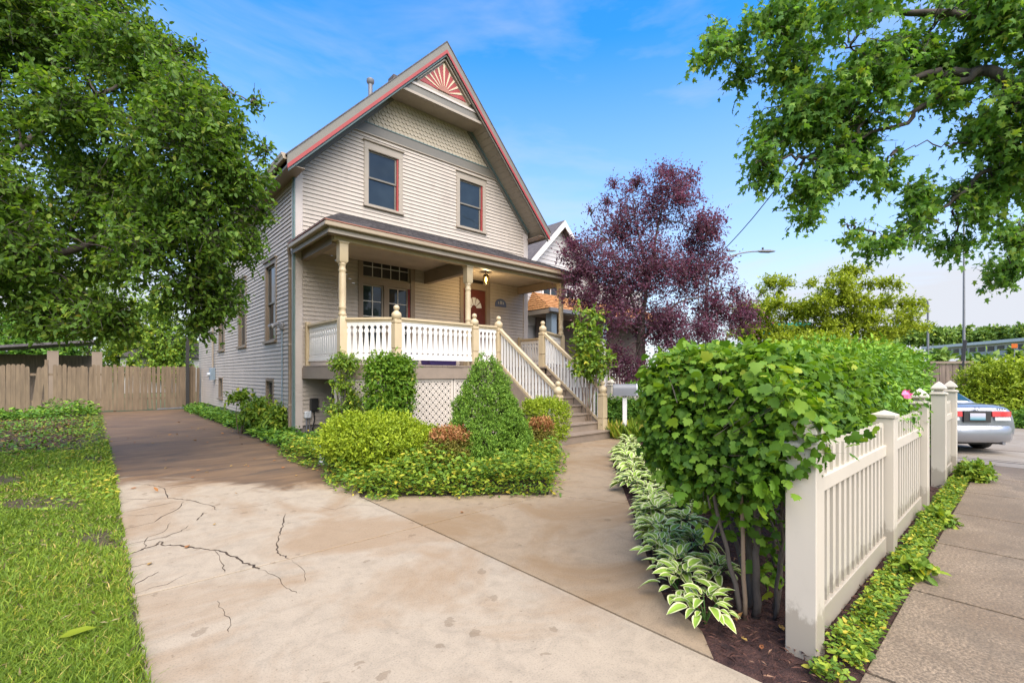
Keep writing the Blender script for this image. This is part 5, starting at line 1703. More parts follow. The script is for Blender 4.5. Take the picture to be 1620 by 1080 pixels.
# --- locusts and other trees in the distance
for k, (lab, bl, d_, n_) in enumerate((
        ('tall yellow-green locust tree with layered branches beyond the hedge', [(1345, 432, 26, .45), (1315, 452, 40, .4), (1378, 455, 42, .4), (1290, 482, 46, .4), (1350, 485, 60, .4), (1415, 480, 42, .4), (1375, 515, 70, .4), (1300, 515, 50, .5), (1430, 520, 40, .4), (1340, 540, 70, .4), (1280, 448, 14, .4), (1445, 492, 18, .35)], 34, 2600),
        ('shorter pale green locust tree between the purple tree and the taller one', [(1225, 455, 34, .6), (1205, 490, 45, .6), (1250, 495, 42, .6), (1220, 535, 60, .6), (1185, 520, 35, .6), (1270, 525, 34, .5), (1228, 442, 14, .5)], 36, 2000))):
    bb_ = [pb(a, b_, d_, r_, f * 0.75) for a, b_, r_, f in bl]
    n_ = int(n_ * 0.75)
    tb_ = P(bl[2][0] - 15, 592, d_)
    tb_.z = -0.3
    tree('locust_tree', lab, tb_, [tb_, tb_ + Vector((0.1, 0, 1.5)), P(bl[2][0] - 10, 530, d_)], [], bb_, n_, 'lf_locust', T_DIAM, group='locust trees beyond the hedge', r0=0.2, ck=10, cf=0.34, ci=0.35, tl=0.95, nl=14, ls=0.20, droop=0.0, rmin=0.1, leafdroop=0.05, forks=4, outw=0.8, rnd=0.7, flat=1.4)

for k, (px_, py_, d_, r_, lab, mt2) in enumerate(((60, 520, 33, 70, 'green tree beyond the board fence, leftmost of the three', 'lf_dark'), (230, 530, 38, 75, 'bright green tree beyond the board fence, behind the gate', 'lf_weed'), (140, 500, 44, 95, 'dark green tree beyond the board fence, between the gate tree and the leftmost one', 'lf_far'))):
    tb_ = P(px_, 592, d_)
    tb_.z = 0
    bb_ = [pb(px_ + dx * r_, py_ + dy * r_, d_, r_ * f) for dx, dy, f in ((0, -0.3, .6), (-.5, 0.1, .5), (.5, 0.1, .5), (0, .45, .6), (.35, -.6, .35), (-.4, .65, .45), (.55, .6, .4))]
    tree('yard_tree', lab, tb_, [tb_, tb_ + Vector((0, 0, 1.5)), P(px_, py_ + 10, d_)], [], bb_, 1500, mt2, T_DIAM, group='trees beyond the board fence', r0=0.2, tl=0.8, nl=10, ls=0.25, rmin=0.3, forks=3)

for k, (x_, y_, h_, lab) in enumerate(((3.0, -17.0, 9.0, 'green street tree across the road, mirrored in the left upper window'), (13.0, -18.0, 10.0, 'green street tree across the road, mirrored in the right upper window'))):
    tb_ = Vector((x_, y_, 0))
    tree('street_tree', lab, tb_, [tb_, tb_ + Vector((0, 0, 2)), tb_ + Vector((0, 0, h_ * 0.5))], [], [(x_ + dx, y_ + dy, h_ * fz, 2.2, 2.0, 1.9) for dx, dy, fz in ((0, 0, .85), (-2, .3, .65), (2, -.2, .65), (.5, 1, .55), (-.8, -1, .5))], 1100, 'lf_far', T_DIAM, group='street trees across the road', r0=0.25, tl=0.8, nl=9, ls=0.3, rmin=0.3, forks=3)

# far wood on the embankment
fw = []
for k in range(60):
    px_ = 1395 + 700 * (k / 60) + random.uniform(-6, 6)
    d_ = random.uniform(118, 150)
    fw.append(pb(px_, random.uniform(524, 536), d_, random.uniform(8, 13)))
for k in range(9):
    px_ = 1400 + 40 * k + random.uniform(-9, 9)
    fw.append(pb(px_, random.uniform(560, 574), random.uniform(58, 66), random.uniform(6, 9)))
L_, sg = sprays(fw, 6500, tl=2.0, nl=8, ls=1.0, rmin=0.5, leafdroop=0.1)
tag(leaves('far_wood', L_, T_DIAM, 'lf_far', kind='stuff'), 'dark green wood along the far embankment', 'woodland')

# shrubs across the alley and behind the fence
def shrub(name, label, blobs, n, lmat, tmpl=T_SIMPLE, group=None, cat='shrub', base=None, p=2.0, bark='bark', extra=None, nst=5, **kw):
    c = Vector(blobs[0][:3])
    gz_ = base if base is not None else 0.0
    root = thing(name, label, cat, (c.x, c.y, gz_), group=group)
    b = MB()
    for bl in blobs:
        for k in range(nst):
            v = rng.normal(size=3)
            e = Vector((bl[0] + v[0] * bl[3] * 0.35, bl[1] + v[1] * bl[4] * 0.35, bl[2] + bl[5] * random.uniform(0.0, 0.6)))
            s_ = Vector((bl[0] + v[0] * 0.05, bl[1] + v[1] * 0.05, gz_ - 0.02)) if nst > 1 else Vector((c.x, c.y, gz_ - 0.02))
            limb(b, [s_, s_.lerp(e, 0.5), e], 0.012 + 0.008 * bl[3], 0.004, 5, 0.03)
    b.build('stems', bark, root, smooth='all')
    L_, sg = sprays(blobs, n, p=p, **kw)
    m = L_[0][:, 2] > gz_ + 0.01
    L_ = tuple(x_[m] for x_ in L_)
    leaves('foliage', L_, tmpl, lmat, root)
    if extra:
        for nm, args, t2, m2 in extra:
            L2, _ = sprays(**args)
            leaves(nm, L2, t2, m2, root)
    return root


shrub('golden_shrub', 'wide yellow-green shrub bank behind the parked car', [pb(1560, 615, 17.5, 42), pb(1600, 600, 17.0, 40), pb(1640, 610, 16.5, 45), pb(1580, 645, 17, 45), pb(1625, 640, 16.5, 50), pb(1535, 640, 17.6, 35), pb(1690, 620, 16, 55), pb(1590, 590, 17.5, 22), pb(1545, 595, 17.5, 20)], 5200, 'lf_gold', T_SIMPLE, base=-0.27, tl=0.35, nl=9, ls=0.085, rmin=0.4, droop=-0.2, lumps=0.1)
shrub('dark_groundcover_shrub', 'low dark green shrub at the foot of the golden one', [pb(1600, 672, 15.5, 22), pb(1630, 668, 15.2, 24), pb(1570, 672, 16, 18)], 1200, 'lf_dark', T_SIMPLE, base=-0.27, tl=0.25, nl=8, ls=0.07, rmin=0.4)
shrub('yellow_green_shrub', 'yellow-green shrub showing above the middle of the hedge', [pb(1290, 548, 13, 26), pb(1245, 552, 13, 22), pb(1330, 560, 13, 24), pb(1150, 560, 12.5, 14)], 1500, 'lf_locust', T_SIMPLE, base=0, tl=0.35, nl=8, ls=0.09, rmin=0.3)
shrub('sapling', 'slender green sapling beside the porch between stairs and purple tree', [pb(930, 545, 11.2, 26), pb(918, 515, 11.2, 14), pb(940, 500, 11.3, 12), pb(915, 490, 11.3, 8), pb(948, 575, 11.0, 24), pb(925, 575, 11.2, 24), pb(945, 525, 11.2, 14)], 260, 'lf_weed', T_SIMPLE, cat='sapling', nst=1, tl=0.35, nl=8, ls=0.11, rmin=0.2, droop=0.2, bark='barklight')
shrub('yard_shrub', 'dark leafy shrub behind the mailbox post', [pb(975, 650, 11.6, 22), pb(1010, 645, 11.9, 24), pb(1005, 620, 12.2, 16), pb(950, 640, 11.7, 18)], 1100, 'lf_dark', T_SIMPLE, tl=0.25, nl=8, ls=0.07, rmin=0.3)

# --- the hedge inside the front fence
def hedge_leaves(c, h, n, ls, p=5.0, depth=0.35, lump=0.05, down=0.5):
    v = rng.uniform(-1, 1, (n, 3))
    ax = rng.choice(3, n, p=[0.25, 0.42, 0.33])
    v[np.arange(n), ax] = rng.choice([-1.0, 1.0], n)
    q = v / (np.abs(v) ** p).sum(1, keepdims=True) ** (1 / p)
    out_ = unit(np.sign(q) * np.abs(q) ** (p - 1) / np.array(h))
    k = 1 + lump * (np.sin(q[:, 0] * h[0] * 5.1) + np.sin(q[:, 1] * h[1] * 6.3 + 1) + np.sin(q[:, 2] * h[2] * 7 + q[:, 0] * h[0] * 3)) / 1.5
    Pp = np.array(c) + q * np.array(h) * k[:, None] - out_ * (np.minimum(rng.exponential(depth * 0.4, n), depth * 0.8)[:, None] - 0.03)
    Pp += rng.normal(size=(n, 3)) * 0.025
    D = unit(out_ * 0.5 + np.array([0, 0, -down]) + rng.normal(size=(n, 3)) * 0.55)
    Nn = unit(out_ * 0.7 + np.array([0, 0, 0.7]) + rng.normal(size=(n, 3)) * 0.45)
    S = ls * (0.42 + 1.35 * rng.beta(1.5, 3.0, n))
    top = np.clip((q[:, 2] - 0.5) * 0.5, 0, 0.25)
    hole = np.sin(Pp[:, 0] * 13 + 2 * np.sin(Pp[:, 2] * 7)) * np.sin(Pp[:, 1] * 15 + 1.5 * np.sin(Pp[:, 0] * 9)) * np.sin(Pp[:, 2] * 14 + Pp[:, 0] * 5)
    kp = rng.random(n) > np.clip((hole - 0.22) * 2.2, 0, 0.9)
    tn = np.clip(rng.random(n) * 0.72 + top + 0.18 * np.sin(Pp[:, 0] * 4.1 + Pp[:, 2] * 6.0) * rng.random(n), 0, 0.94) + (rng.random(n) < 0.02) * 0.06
    return tuple(a_[kp] for a_ in (Pp, D, Nn, S, tn))


hd = thing('hedge', 'dense maple-leaved hedge bush overhanging the first fence post', 'hedge', (3.2, 1.3, 0))
parts_ = [hedge_leaves((4.30, 1.42, 1.25), (1.42, 0.50, 0.41), 23000, 0.056, p=8.0, lump=0.022), hedge_leaves((3.12, 1.36, 1.20), (0.30, 0.44, 0.44), 5600, 0.057, p=4.5, lump=0.025), hedge_leaves((3.6, 1.66, 0.98), (0.42, 0.26, 0.26), 1900, 0.058, p=2.5),
          hedge_leaves((2.79, 0.87, 1.35), (0.10, 0.12, 0.12), 170, 0.058, p=2.5), hedge_leaves((2.86, 0.93, 1.16), (0.20, 0.20, 0.26), 760, 0.058, p=2.5), hedge_leaves((2.76, 0.98, 0.92), (0.09, 0.12, 0.20), 95, 0.06, p=2.5), hedge_leaves((2.86, 0.72, 1.20), (0.16, 0.06, 0.14), 70, 0.056, p=2.5),
          hedge_leaves((3.12, 1.22, 0.60), (0.22, 0.26, 0.13), 180, 0.064, p=2.5), hedge_leaves((3.2, 1.12, 0.26), (0.12, 0.10, 0.12), 50, 0.062, p=2.5), hedge_leaves((3.0, 1.42, 0.78), (0.20, 0.28, 0.14), 300, 0.064, p=2.5)]
HL = [np.concatenate([p_[i] for p_ in parts_]) for i in range(5)]
camv = HL[0] - np.array([0, 0, CAMH])
dist = np.linalg.norm(camv, axis=1)
# the leaves that show largest are pieces of their own
outer = np.argsort(dist + 0.6 * rng.random(len(dist)))[:280]
msk = np.ones(len(dist), bool)
msk[outer] = False
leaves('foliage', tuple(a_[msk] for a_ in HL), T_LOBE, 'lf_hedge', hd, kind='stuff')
lobe_me = [np_mesh('leaf', T_LOBE[0] * (1, s_, 1), T_LOBE[1], 'lf_hedge', {'tone': np.full(len(T_LOBE[0]), t_)}) for t_, s_ in ((0.2, 1), (0.4, 0.92), (0.6, 1.05), (0.8, 1), (0.95, 0.95))]
for i in outer:
    D = Vector(HL[1][i]).normalized()
    s_ = D.cross(Vector(HL[2][i])).normalized()
    n_ = s_.cross(D)
    o = link('leaf', lobe_me[min(4, int(HL[4][i] * 5))], hd, HL[0][i])
    o.rotation_euler = Matrix((D, s_, n_)).transposed().to_euler()
    o.scale = (HL[3][i],) * 3
b = MB()
for (x_, y_, tx, ty, r_) in ((3.06, 1.14, 2.98, 1.1, 0.026), (3.14, 1.2, 3.3, 1.3, 0.022), (3.00, 1.2, 2.9, 1.35, 0.018), (3.2, 1.08, 3.3, 1.0, 0.020), (3.12, 1.05, 3.02, 0.98, 0.014), (3.25, 1.25, 3.5, 1.6, 0.018), (3.9, 1.3, 3.9, 1.4, 0.02), (4.6, 1.4, 4.7, 1.5, 0.02)):
    limb(b, [(x_, y_, -0.02), ((x_ + tx) / 2 + 0.02, (y_ + ty) / 2, 0.4), (tx, ty, 0.85), (tx * 1.02, ty * 1.05, 1.4)], r_, r_ * 0.4, 8, 0.015)
    for k in range(4):
        z_ = 0.45 + 0.2 * k
        e = Vector((tx + random.uniform(0.0, 0.35), ty + random.uniform(-0.05, 0.3), z_ + 0.35))
        limb(b, [(tx, ty, z_), e], r_ * 0.45, 0.003, 5, 0.03)
b.build('stems', 'bark', hd, smooth='all')
sel = rng.choice(len(HL[0]), 1400, replace=False)
ctr = np.array([0.0, 1.4, 1.0]) + HL[0][sel] * np.array([1, 0, 0])
twig_mesh('twigs', (HL[0][sel] + (ctr - HL[0][sel]) * 0.35, HL[0][sel]), 0.003, 'bark', hd)
b = MB()
limb(b, [(2.98, 1.17, -0.02), (2.975, 1.18, 0.5), (2.95, 1.2, 1.25)], 0.014, 0.011, 8, 0.004)
tag(b.build('stake', 'barklight', hd, smooth='all'))
rs_ = thing('rose_hedge', 'darker small-leaved rose hedge with one pink bloom behind the picket fence', 'hedge', (7.3, 1.5, 0))
parts_ = [hedge_leaves((7.4, 1.55, 1.24), (2.3, 0.60, 0.62), 23000, 0.06, p=6.0, depth=0.4, lump=0.04, down=0.25), hedge_leaves((5.7, 1.12, 1.15), (0.75, 0.30, 0.32), 2300, 0.058, p=2.5), hedge_leaves((9.0, 1.25, 0.95), (0.7, 0.36, 0.66), 2600, 0.058, p=2.5, lump=0.1), hedge_leaves((6.5, 0.92, 1.08), (0.55, 0.16, 0.28), 900, 0.055, p=2.5)]
leaves('foliage', tuple(np.concatenate([p_[i] for p_ in parts_]) for i in range(5)), T_SIMPLE, 'lf_rose', rs_)
b = MB()
for k in range(16):
    x_ = 5.4 + 0.27 * k
    limb(b, [(x_, 1.5 + random.uniform(-.2, .2), -0.02), (x_ + random.uniform(-.1, .1), 1.5, 0.5), (x_ + random.uniform(-.3, .3), 1.5 + random.uniform(-.4, .4), 1.5)], 0.015, 0.004, 6, 0.03)
b.build('stems', 'bark', rs_, smooth='all')
M['pink'] = paint('pink_petal', (0.75, 0.16, 0.34), 0.5, 0.15, 30)
fc = P(1433, 624, 4.2)
b = MB()
for k in range(7):
    a = 2 * math.pi * k / 7
    u_, v_ = Vector((CY, -SY, 0)), Vector((0.15, 0.2, 1)).normalized()
    c1 = fc + (u_ * math.cos(a) + v_ * math.sin(a)) * 0.028
    e1 = fc + (u_ * math.cos(a - .4) + v_ * math.sin(a - .4)) * 0.040
    e2 = fc + (u_ * math.cos(a) + v_ * math.sin(a)) * 0.048 + Vector((-0.02, -0.02, 0.01))
    e3 = fc + (u_ * math.cos(a + .4) + v_ * math.sin(a + .4)) * 0.040
    b.add([tuple(fc - Vector((0.015, 0.015, 0))), tuple(e1), tuple(e2), tuple(e3)], [(0, 1, 2, 3)])
b.build('flower', 'pink', rs_)

# --- shrubs of the front bed
def at(px, py, d):
    return P(px, py, d)


c = P(600, 705, 7.0)
shrub('chartreuse_shrub', 'large rounded chartreuse shrub at the left of the front bed', [(c.x, c.y, 0.46, 0.72, 0.72, 0.46), (c.x + 0.45, c.y - 0.15, 0.36, 0.55, 0.5, 0.38), (c.x - 0.3, c.y + 0.25, 0.52, 0.5, 0.5, 0.38)], 3800, 'lf_gold', T_SIMPLE, tl=0.16, nl=10, ls=0.042, rmin=0.72, droop=-0.25, lumps=0.06, leafdroop=-0.1)
c = P(655, 700, 8.0)
shrub('chartreuse_shrub', 'low chartreuse shrub against the lattice, behind the large one', [(c.x, c.y, 0.33, 0.42, 0.38, 0.30)], 900, 'lf_gold', T_SIMPLE, tl=0.16, nl=9, ls=0.042, rmin=0.65, droop=-0.2, leafdroop=-0.1)
for px_, py_, d_, r_, lab in ((712, 722, 6.9, 0.37, 'round spirea with rusty tips between the chartreuse shrub and the conical spruce'), (856, 695, 8.1, 0.25, 'small rusty-tipped spirea at the foot of the steps')):
    c = P(px_, py_, d_)
    h_ = 0.70 if d_ < 7 else 0.72
    shrub('spirea', lab, [(c.x, c.y, h_ * 0.48, r_, r_, h_ * 0.48)], 1000, 'lf_spirea', T_SIMPLE, group='rusty spireas in the front bed', tl=0.13, nl=9, ls=0.034, rmin=0.65, droop=-0.3, leafdroop=-0.2,
          extra=[('tips', dict(blobs=[(c.x, c.y, h_ * 0.84, r_ * 0.8, r_ * 0.8, h_ * 0.16)], n=420, tl=0.10, nl=9, ls=0.032, rmin=0.6, droop=-0.5, leafdroop=-0.3), T_SIMPLE, 'lf_spirea_tip')])
c = P(862, 670, 8.9)
shrub('clipped_shrub', 'clipped olive-green shrub tight against the stair newel', [(c.x, c.y, 0.62, 0.40, 0.42, 0.42)], 1500, 'lf_gold', T_SIMPLE, tl=0.13, nl=9, ls=0.036, rmin=0.7, droop=-0.2, p=3.5, leafdroop=-0.1)

# conical spruce: tiers of tufted sprays
c = P(770, 592, 7.45)
sp = thing('dwarf_spruce', 'dense conical dwarf spruce in front of the porch steps', 'conifer', (c.x, c.y, 0))
b = MB()
limb(b, [(c.x, c.y, -0.02), (c.x, c.y, 0.9), (c.x, c.y, 1.8)], 0.05, 0.008, 8, 0.01)
for k in range(90):
    z_ = random.uniform(0.15, 1.6)
    a = random.uniform(0, 2 * math.pi)
    rr = 0.66 * (1 - z_ / 1.95) ** 0.8 * 0.8
    limb(b, [(c.x, c.y, z_), (c.x + rr * math.cos(a), c.y + rr * math.sin(a), z_ + 0.10)], 0.008, 0.003, 4, 0.01)
b.build('trunk', 'bark', sp, smooth='all')
tuft = []
NT = 520
for k in range(NT):
    t = (k + 0.5) / NT
    z_ = 0.10 + 1.76 * (1 - math.sqrt(1 - t)) ** 0.92
    a = 2.39996 * k + random.uniform(-0.25, 0.25)
    rr = 0.78 * max(0.02, (1 - (z_ - 0.1) / 1.84)) ** 0.80 * random.uniform(0.86, 1.0)
    rr *= 1 + 0.06 * math.sin(3 * a + 6 * z_) + 0.06 * math.sin(5 * a - 11 * z_) + 0.04 * math.sin(9 * a + 17 * z_)
    if z_ < 0.35:
        rr *= 0.88 + 0.12 * z_ / 0.35
    s_ = random.uniform(0.075, 0.115) * (0.7 + 0.3 * (1 - z_ / 1.9))
    tuft.append((c.x + rr * math.cos(a), c.y + rr * math.sin(a), z_, s_, s_, s_ * 0.8))
L_, sg = sprays(tuft, 19000, tl=0.05, nl=7, ls=0.024, rmin=0.6, droop=-0.45, leafdroop=-0.35, outw=0.9, rnd=0.7)
leaves('foliage', L_, T_DIAM, 'lf_spruce', sp)

# climber on the lattice
c = P(612, 618, 9.0)
shrub('climber', 'square-clipped climber covering the middle of the porch lattice', [(c.x, c.y, 1.22, 0.42, 0.26, 0.70), (c.x + 0.2, c.y - 0.12, 1.30, 0.30, 0.22, 0.56)], 1500, 'lf_hedge', T_SIMPLE, cat='climber', tl=0.2, nl=8, ls=0.062, rmin=0.6, droop=0.1, p=4.0, leafdroop=0.35, lumps=0.04)
c2 = P(545, 600, 9.2)
shrub('climber', 'sparse straggling climber at the left end of the lattice', [(c2.x, c2.y, 1.75, 0.30, 0.2, 0.22), (c2.x - 0.05, c2.y, 1.30, 0.24, 0.16, 0.2), (c2.x + 0.15, c2.y, 0.95, 0.2, 0.16, 0.3), (c2.x - 0.2, c2.y, 0.8, 0.16, 0.16, 0.25)], 420, 'lf_weed', T_SIMPLE, cat='climber', tl=0.25, nl=8, ls=0.058, rmin=0.2, droop=0.1, leafdroop=0.3)


# --- low growth: who could count it
def scatter(poly, n, zmax, ls, tone=None, mask=None):
    poly = np.array(poly)
    lo, hi = poly.min(0), poly.max(0)
    res = []
    m = 0
    while m < n:
        q = rng.uniform(lo, hi, (n * 2, 2))
        ins = np.zeros(len(q), bool)
        j = len(poly) - 1
        for i in range(len(poly)):
            a, b_ = poly[i], poly[j]
            cnd = ((a[1] > q[:, 1]) != (b_[1] > q[:, 1])) & (q[:, 0] < (b_[0] - a[0]) * (q[:, 1] - a[1]) / (b_[1] - a[1] + 1e-12) + a[0])
            ins ^= cnd
            j = i
        q = q[ins]
        if mask is not None:
            q = q[mask(q)]
        res.append(q)
        m += len(q)
    q = np.concatenate(res)[:n]
    z = zmax(q) * rng.random(n) ** 0.8
    Pp = np.column_stack([q, z + 0.012])
    D = unit(np.column_stack([rng.normal(size=(n, 2)) * 0.8, rng.uniform(-0.25, 0.55, n)]))
    Nn = unit(np.column_stack([rng.normal(size=(n, 2)) * 0.45, np.ones(n)]))
    return Pp, D, Nn, ls * rng.uniform(0.6, 1.35, n), rng.random(n)


def patchy(poly, k, r0, r1):
    """keeps growth to uneven clumps"""
    poly = np.array(poly)
    c_ = rng.uniform(poly.min(0), poly.max(0), (k * 3, 2))
    r_ = rng.uniform(r0, r1, k * 3)

    def f(q):
        d2 = ((q[:, None, :] - c_[None]) ** 2).sum(2) / (r_ ** 2)[None]
        return rng.random(len(q)) < np.clip(1.5 - d2.min(1), 0.06, 1)
    return f


bumpy = lambda q, s_=3.0: 0.5 + 0.25 * (np.sin(q[:, 0] * s_ * 1.7 + q[:, 1] * s_ * .6) + np.sin(q[:, 1] * s_ * 2.1 - q[:, 0] * s_ * .8 + 1))
front_poly = [(2.62, 9.4), (2.6, 7.0), (2.34, 5.75), (2.42, 5.35), (4.22, 3.95), (5.1, 4.7), (6.42, 5.8), (5.4, 6.3), (4.4, 5.3), (3.6, 6.0), (3.4, 7.6), (3.6, 9.4)]
tag(leaves('ground_cover', scatter(front_poly, 15000, lambda q: 0.12 + 0.36 * bumpy(q, 2.2) + 0.1 * rng.random(len(q)), 0.062), T_SIMPLE, 'lf_weed', kind='stuff'), 'yellow-green weeds and vines spilling along the edge of the front bed', 'ground cover')
edge_poly = [(2.48, 9.4), (2.46, 7.0), (2.2, 5.75), (2.25, 5.3), (4.22, 3.82), (5.2, 4.6), (6.55, 5.75), (6.3, 5.9), (4.3, 4.2), (2.75, 5.5), (2.75, 9.4)]
tag(leaves('creeping_edge', scatter(edge_poly, 1500, lambda q: 0.03 + 0.10 * bumpy(q, 4.0), 0.055, mask=patchy(edge_poly, 70, 0.05, 0.22)), T_SIMPLE, 'lf_weed', kind='stuff'), 'ragged creeping stems where the bed spills onto the concrete', 'ground cover')
side_poly = [(2.72, 23.5), (2.8, 12.0), (2.72, 9.4), (3.6, 9.4), (3.5, 11.5), (3.42, 12.5), (3.45, 23.5)]
tag(leaves('side_planting', scatter(side_poly, 7000, lambda q: 0.10 + 0.24 * bumpy(q), 0.10), T_SIMPLE, 'lf_dark', kind='stuff'), 'low green leafy planting along the side wall of the house', 'ground cover')
strip_poly = [(2.62, 0.56), (10.5, 0.56), (10.5, 0.735), (2.62, 0.735)]
tag(leaves('verge_weeds', scatter(strip_poly, 11500, lambda q: 0.015 + 0.085 * bumpy(q, 7.0), 0.034, mask=patchy(strip_poly, 34, 0.05, 0.22)), T_SIMPLE, 'lf_weed', kind='stuff'), 'low clover-like weeds between the picket fence and the sidewalk', 'ground cover')
for k, (x_, y_, r_, lab) in enumerate(((9.3, 0.52, 0.26, 'bright green weed clump at the foot of the far fence post'), (4.55, 0.56, 0.13, 'broad-leaved weed clump beside the second fence post'), (6.3, 0.57, 0.12, 'broad-leaved weed clump near the third fence post'))):
    shrub('weed_clump', lab, [(x_, y_, r_ * 0.45, r_, r_ * 0.7, r_ * 0.5)], 260 if k == 0 else 40, 'lf_weed', T_SIMPLE, cat='weed', group='weeds along the fence', tl=0.16, nl=7, ls=0.06 if k == 0 else 0.075, rmin=0.2, bark='barklight')
c = P(425, 660, 11.6)
shrub('leafy_plant', 'tall broad-leaved plant by the house corner downspout', [(c.x - 0.15, c.y + 0.2, 0.55, 0.42, 0.42, 0.36), (c.x - 0.5, c.y + 0.6, 0.95, 0.34, 0.3, 0.08), (c.x + 0.15, c.y - 0.3, 0.4, 0.4, 0.4, 0.35)], 420, 'lf_weed', T_SIMPLE, cat='plant', tl=0.3, nl=8, ls=0.11, rmin=0.2, leafdroop=0.2, bark='barklight')
fs_poly = [(-6, 24.4), (-6, 22.2), (-1.2, 22.0), (0.1, 22.2), (0.1, 24.4)]
tag(leaves('fence_weeds', scatter(fs_poly, 3600, lambda q: 0.1 + 0.55 * bumpy(q, 1.6) ** 2, 0.13), T_SIMPLE, 'lf_dark', kind='stuff'), 'shaded weeds and saplings along the foot of the board fence', 'ground cover')
# day-lily tuft round the mailbox
n_ = 1100
q = np.column_stack([rng.uniform(9.0, 10.1, n_), rng.uniform(5.5, 6.7, n_)])
Pp = np.column_stack([q, np.full(n_, 0.0)])
D = unit(np.column_stack([rng.normal(size=(n_, 2)) * 0.45, np.ones(n_)]))
tag(leaves('daylily_leaves', (Pp, D, unit(rng.normal(size=(n_, 3))), rng.uniform(0.25, 0.5, n_), rng.random(n_)), T_NARROW, 'lf_grass', kind='stuff'), 'straggling strap-leaved lilies round the mailbox post', 'ground cover')

# lawn
def grass(poly, n, h0, name, label, mask=None):
    L_ = scatter(poly, n, lambda q: np.zeros(len(q)), 1.0, mask=mask)
    q = L_[0][:, :2]
    hgt = h0 * rng.uniform(0.45, 1.3, n) * (0.6 + 0.6 * bumpy(q, 1.3))
    lean = rng.normal(size=(n, 2)) * 0.55
    wd = rng.uniform(0.0022, 0.0042, n) * np.clip(np.linalg.norm(q, axis=1) / 4.0, 0.9, 3.5)
    ang = rng.uniform(0, 2 * np.pi, n)
    s_ = np.column_stack([np.cos(ang), np.sin(ang), np.zeros(n)]) * wd[:, None]
    b0 = np.column_stack([q, np.full(n, 0.0)])
    m_ = b0 + np.column_stack([lean * hgt[:, None] * 0.35, hgt * 0.6])
    tp_ = b0 + np.column_stack([lean * hgt[:, None] * 1.1, hgt * 0.92])
    V = np.stack([b0 - s_, b0 + s_, m_ - s_ * 0.8, m_ + s_ * 0.8, tp_], 1).reshape(-1, 3)
    Fi = (np.array([(0, 1, 3), (0, 3, 2), (2, 3, 4)])[None] + (np.arange(n) * 5)[:, None, None]).reshape(-1, 3)
    patch = 0.25 * np.sin(q[:, 0] * 2.3 + 1.1) + 0.25 * np.sin(q[:, 1] * 1.7 + q[:, 0])
    tone = np.clip(0.40 + 0.28 * rng.normal(size=n) + 0.3 * patch, 0, 1)
    me = np_mesh(name, V, Fi, 'lf_grass', {'tone': np.repeat(tone, 5)})
    o = link(name, me)
    tag(o, label, 'grass', kind='stuff')


def bare(q):
    """thin patches in the turf"""
    f = np.sin(q[:, 0] * 3.1 + q[:, 1] * 1.2) + np.sin(q[:, 1] * 2.3 - q[:, 0] * 2.0 + 2.0) + 0.8 * np.sin(q[:, 0] * 6.0 + q[:, 1] * 4.7)
    far = np.clip((q[:, 1] - 7) / 8, 0, 1) * 1.1
    return rng.random(len(q)) > np.clip((f - 0.75 + far) * 0.9, 0, 0.95)


E_ = DX0 - 0.01
grass([(-0.75, 2.4), (E_ + 0.02, 2.4), (E_, 4.2), (-0.95, 4.2)], 30000, 0.062, 'grass_near', 'bright green lawn grass in the lower left foreground', bare)
grass([(-1.3, 4.2), (E_ + 0.02, 4.2), (E_, 8.5), (-1.8, 8.5)], 42000, 0.062, 'grass_middle', 'patchy lawn grass beside the cracked part of the driveway', bare)
grass([(DX0 - 0.06, 2.4), (DX0 + 0.045, 2.4), (DX0 + 0.06, 14), (DX0 - 0.06, 14)], 5500, 0.05, 'grass_edge', 'ragged fringe of grass creeping over the driveway edge', patchy([(DX0 - 0.06, 2.4), (DX0 + 0.11, 14)], 60, 0.03, 0.16))
grass([(-3.0, 8.5), (E_, 8.5), (E_, 13.5), (-3.5, 12.0)], 17000, 0.075, 'grass_far', 'shaded thin lawn grass under the big tree, towards the board fence', bare)
L_ = scatter([(-2.5, 2.4), (E_, 2.4), (E_, 20), (-4.5, 20)], 12000, lambda q: np.full(len(q), 0.025), 0.055)
M['thatch'] = leafmat('dry_thatch', [(0.0, (0.09, 0.065, 0.03)), (0.5, (0.17, 0.13, 0.06)), (1.0, (0.30, 0.24, 0.12))], rough=0.9, trans=0.1)
tag(leaves('thatch', L_, T_NARROW, 'thatch', kind='stuff'), 'dry straw-coloured thatch lying between the lawn blades', 'thatch')
tag(leaves('lawn_weeds', scatter([(-3.0, 7.0), (E_ + 0.1, 7.0), (E_ + 0.05, 22.0), (-3.5, 22.0)], 4200, lambda q: 0.04 + 0.08 * bumpy(q), 0.05, mask=lambda q: rng.random(len(q)) < np.clip(0.15 + (q[:, 0] + 0.6), 0.1, 1)), T_SIMPLE, 'lf_weed', kind='stuff'), 'broad-leaved weeds along the lawn edge of the driveway', 'ground cover')

# hostas along the walk
M['hosta'], nth, bh = newmat('hosta_leaf')
ea = nth.nodes.new('ShaderNodeAttribute')
ea.attribute_name = 'margin'
en = mixc(nth, 0.16, ea.outputs['Color'], noise(nth, pos(nth), 90, 3), 'ADD')
mid_ = ramp(nth, noise(nth, pos(nth), 14, 3), [(0.3, (0.16, 0.26, 0.03)), (0.7, (0.28, 0.40, 0.055))])
nth.links.new(mixc(nth, ramp(nth, en, [(0.68, (0, 0, 0)), (0.82, (1, 1, 1))]), mid_, (0.58, 0.58, 0.30)), bh.inputs['Base Color'])
bh.inputs['Roughness'].default_value = 0.65
bh.inputs['Specular IOR Level'].default_value = 0.2


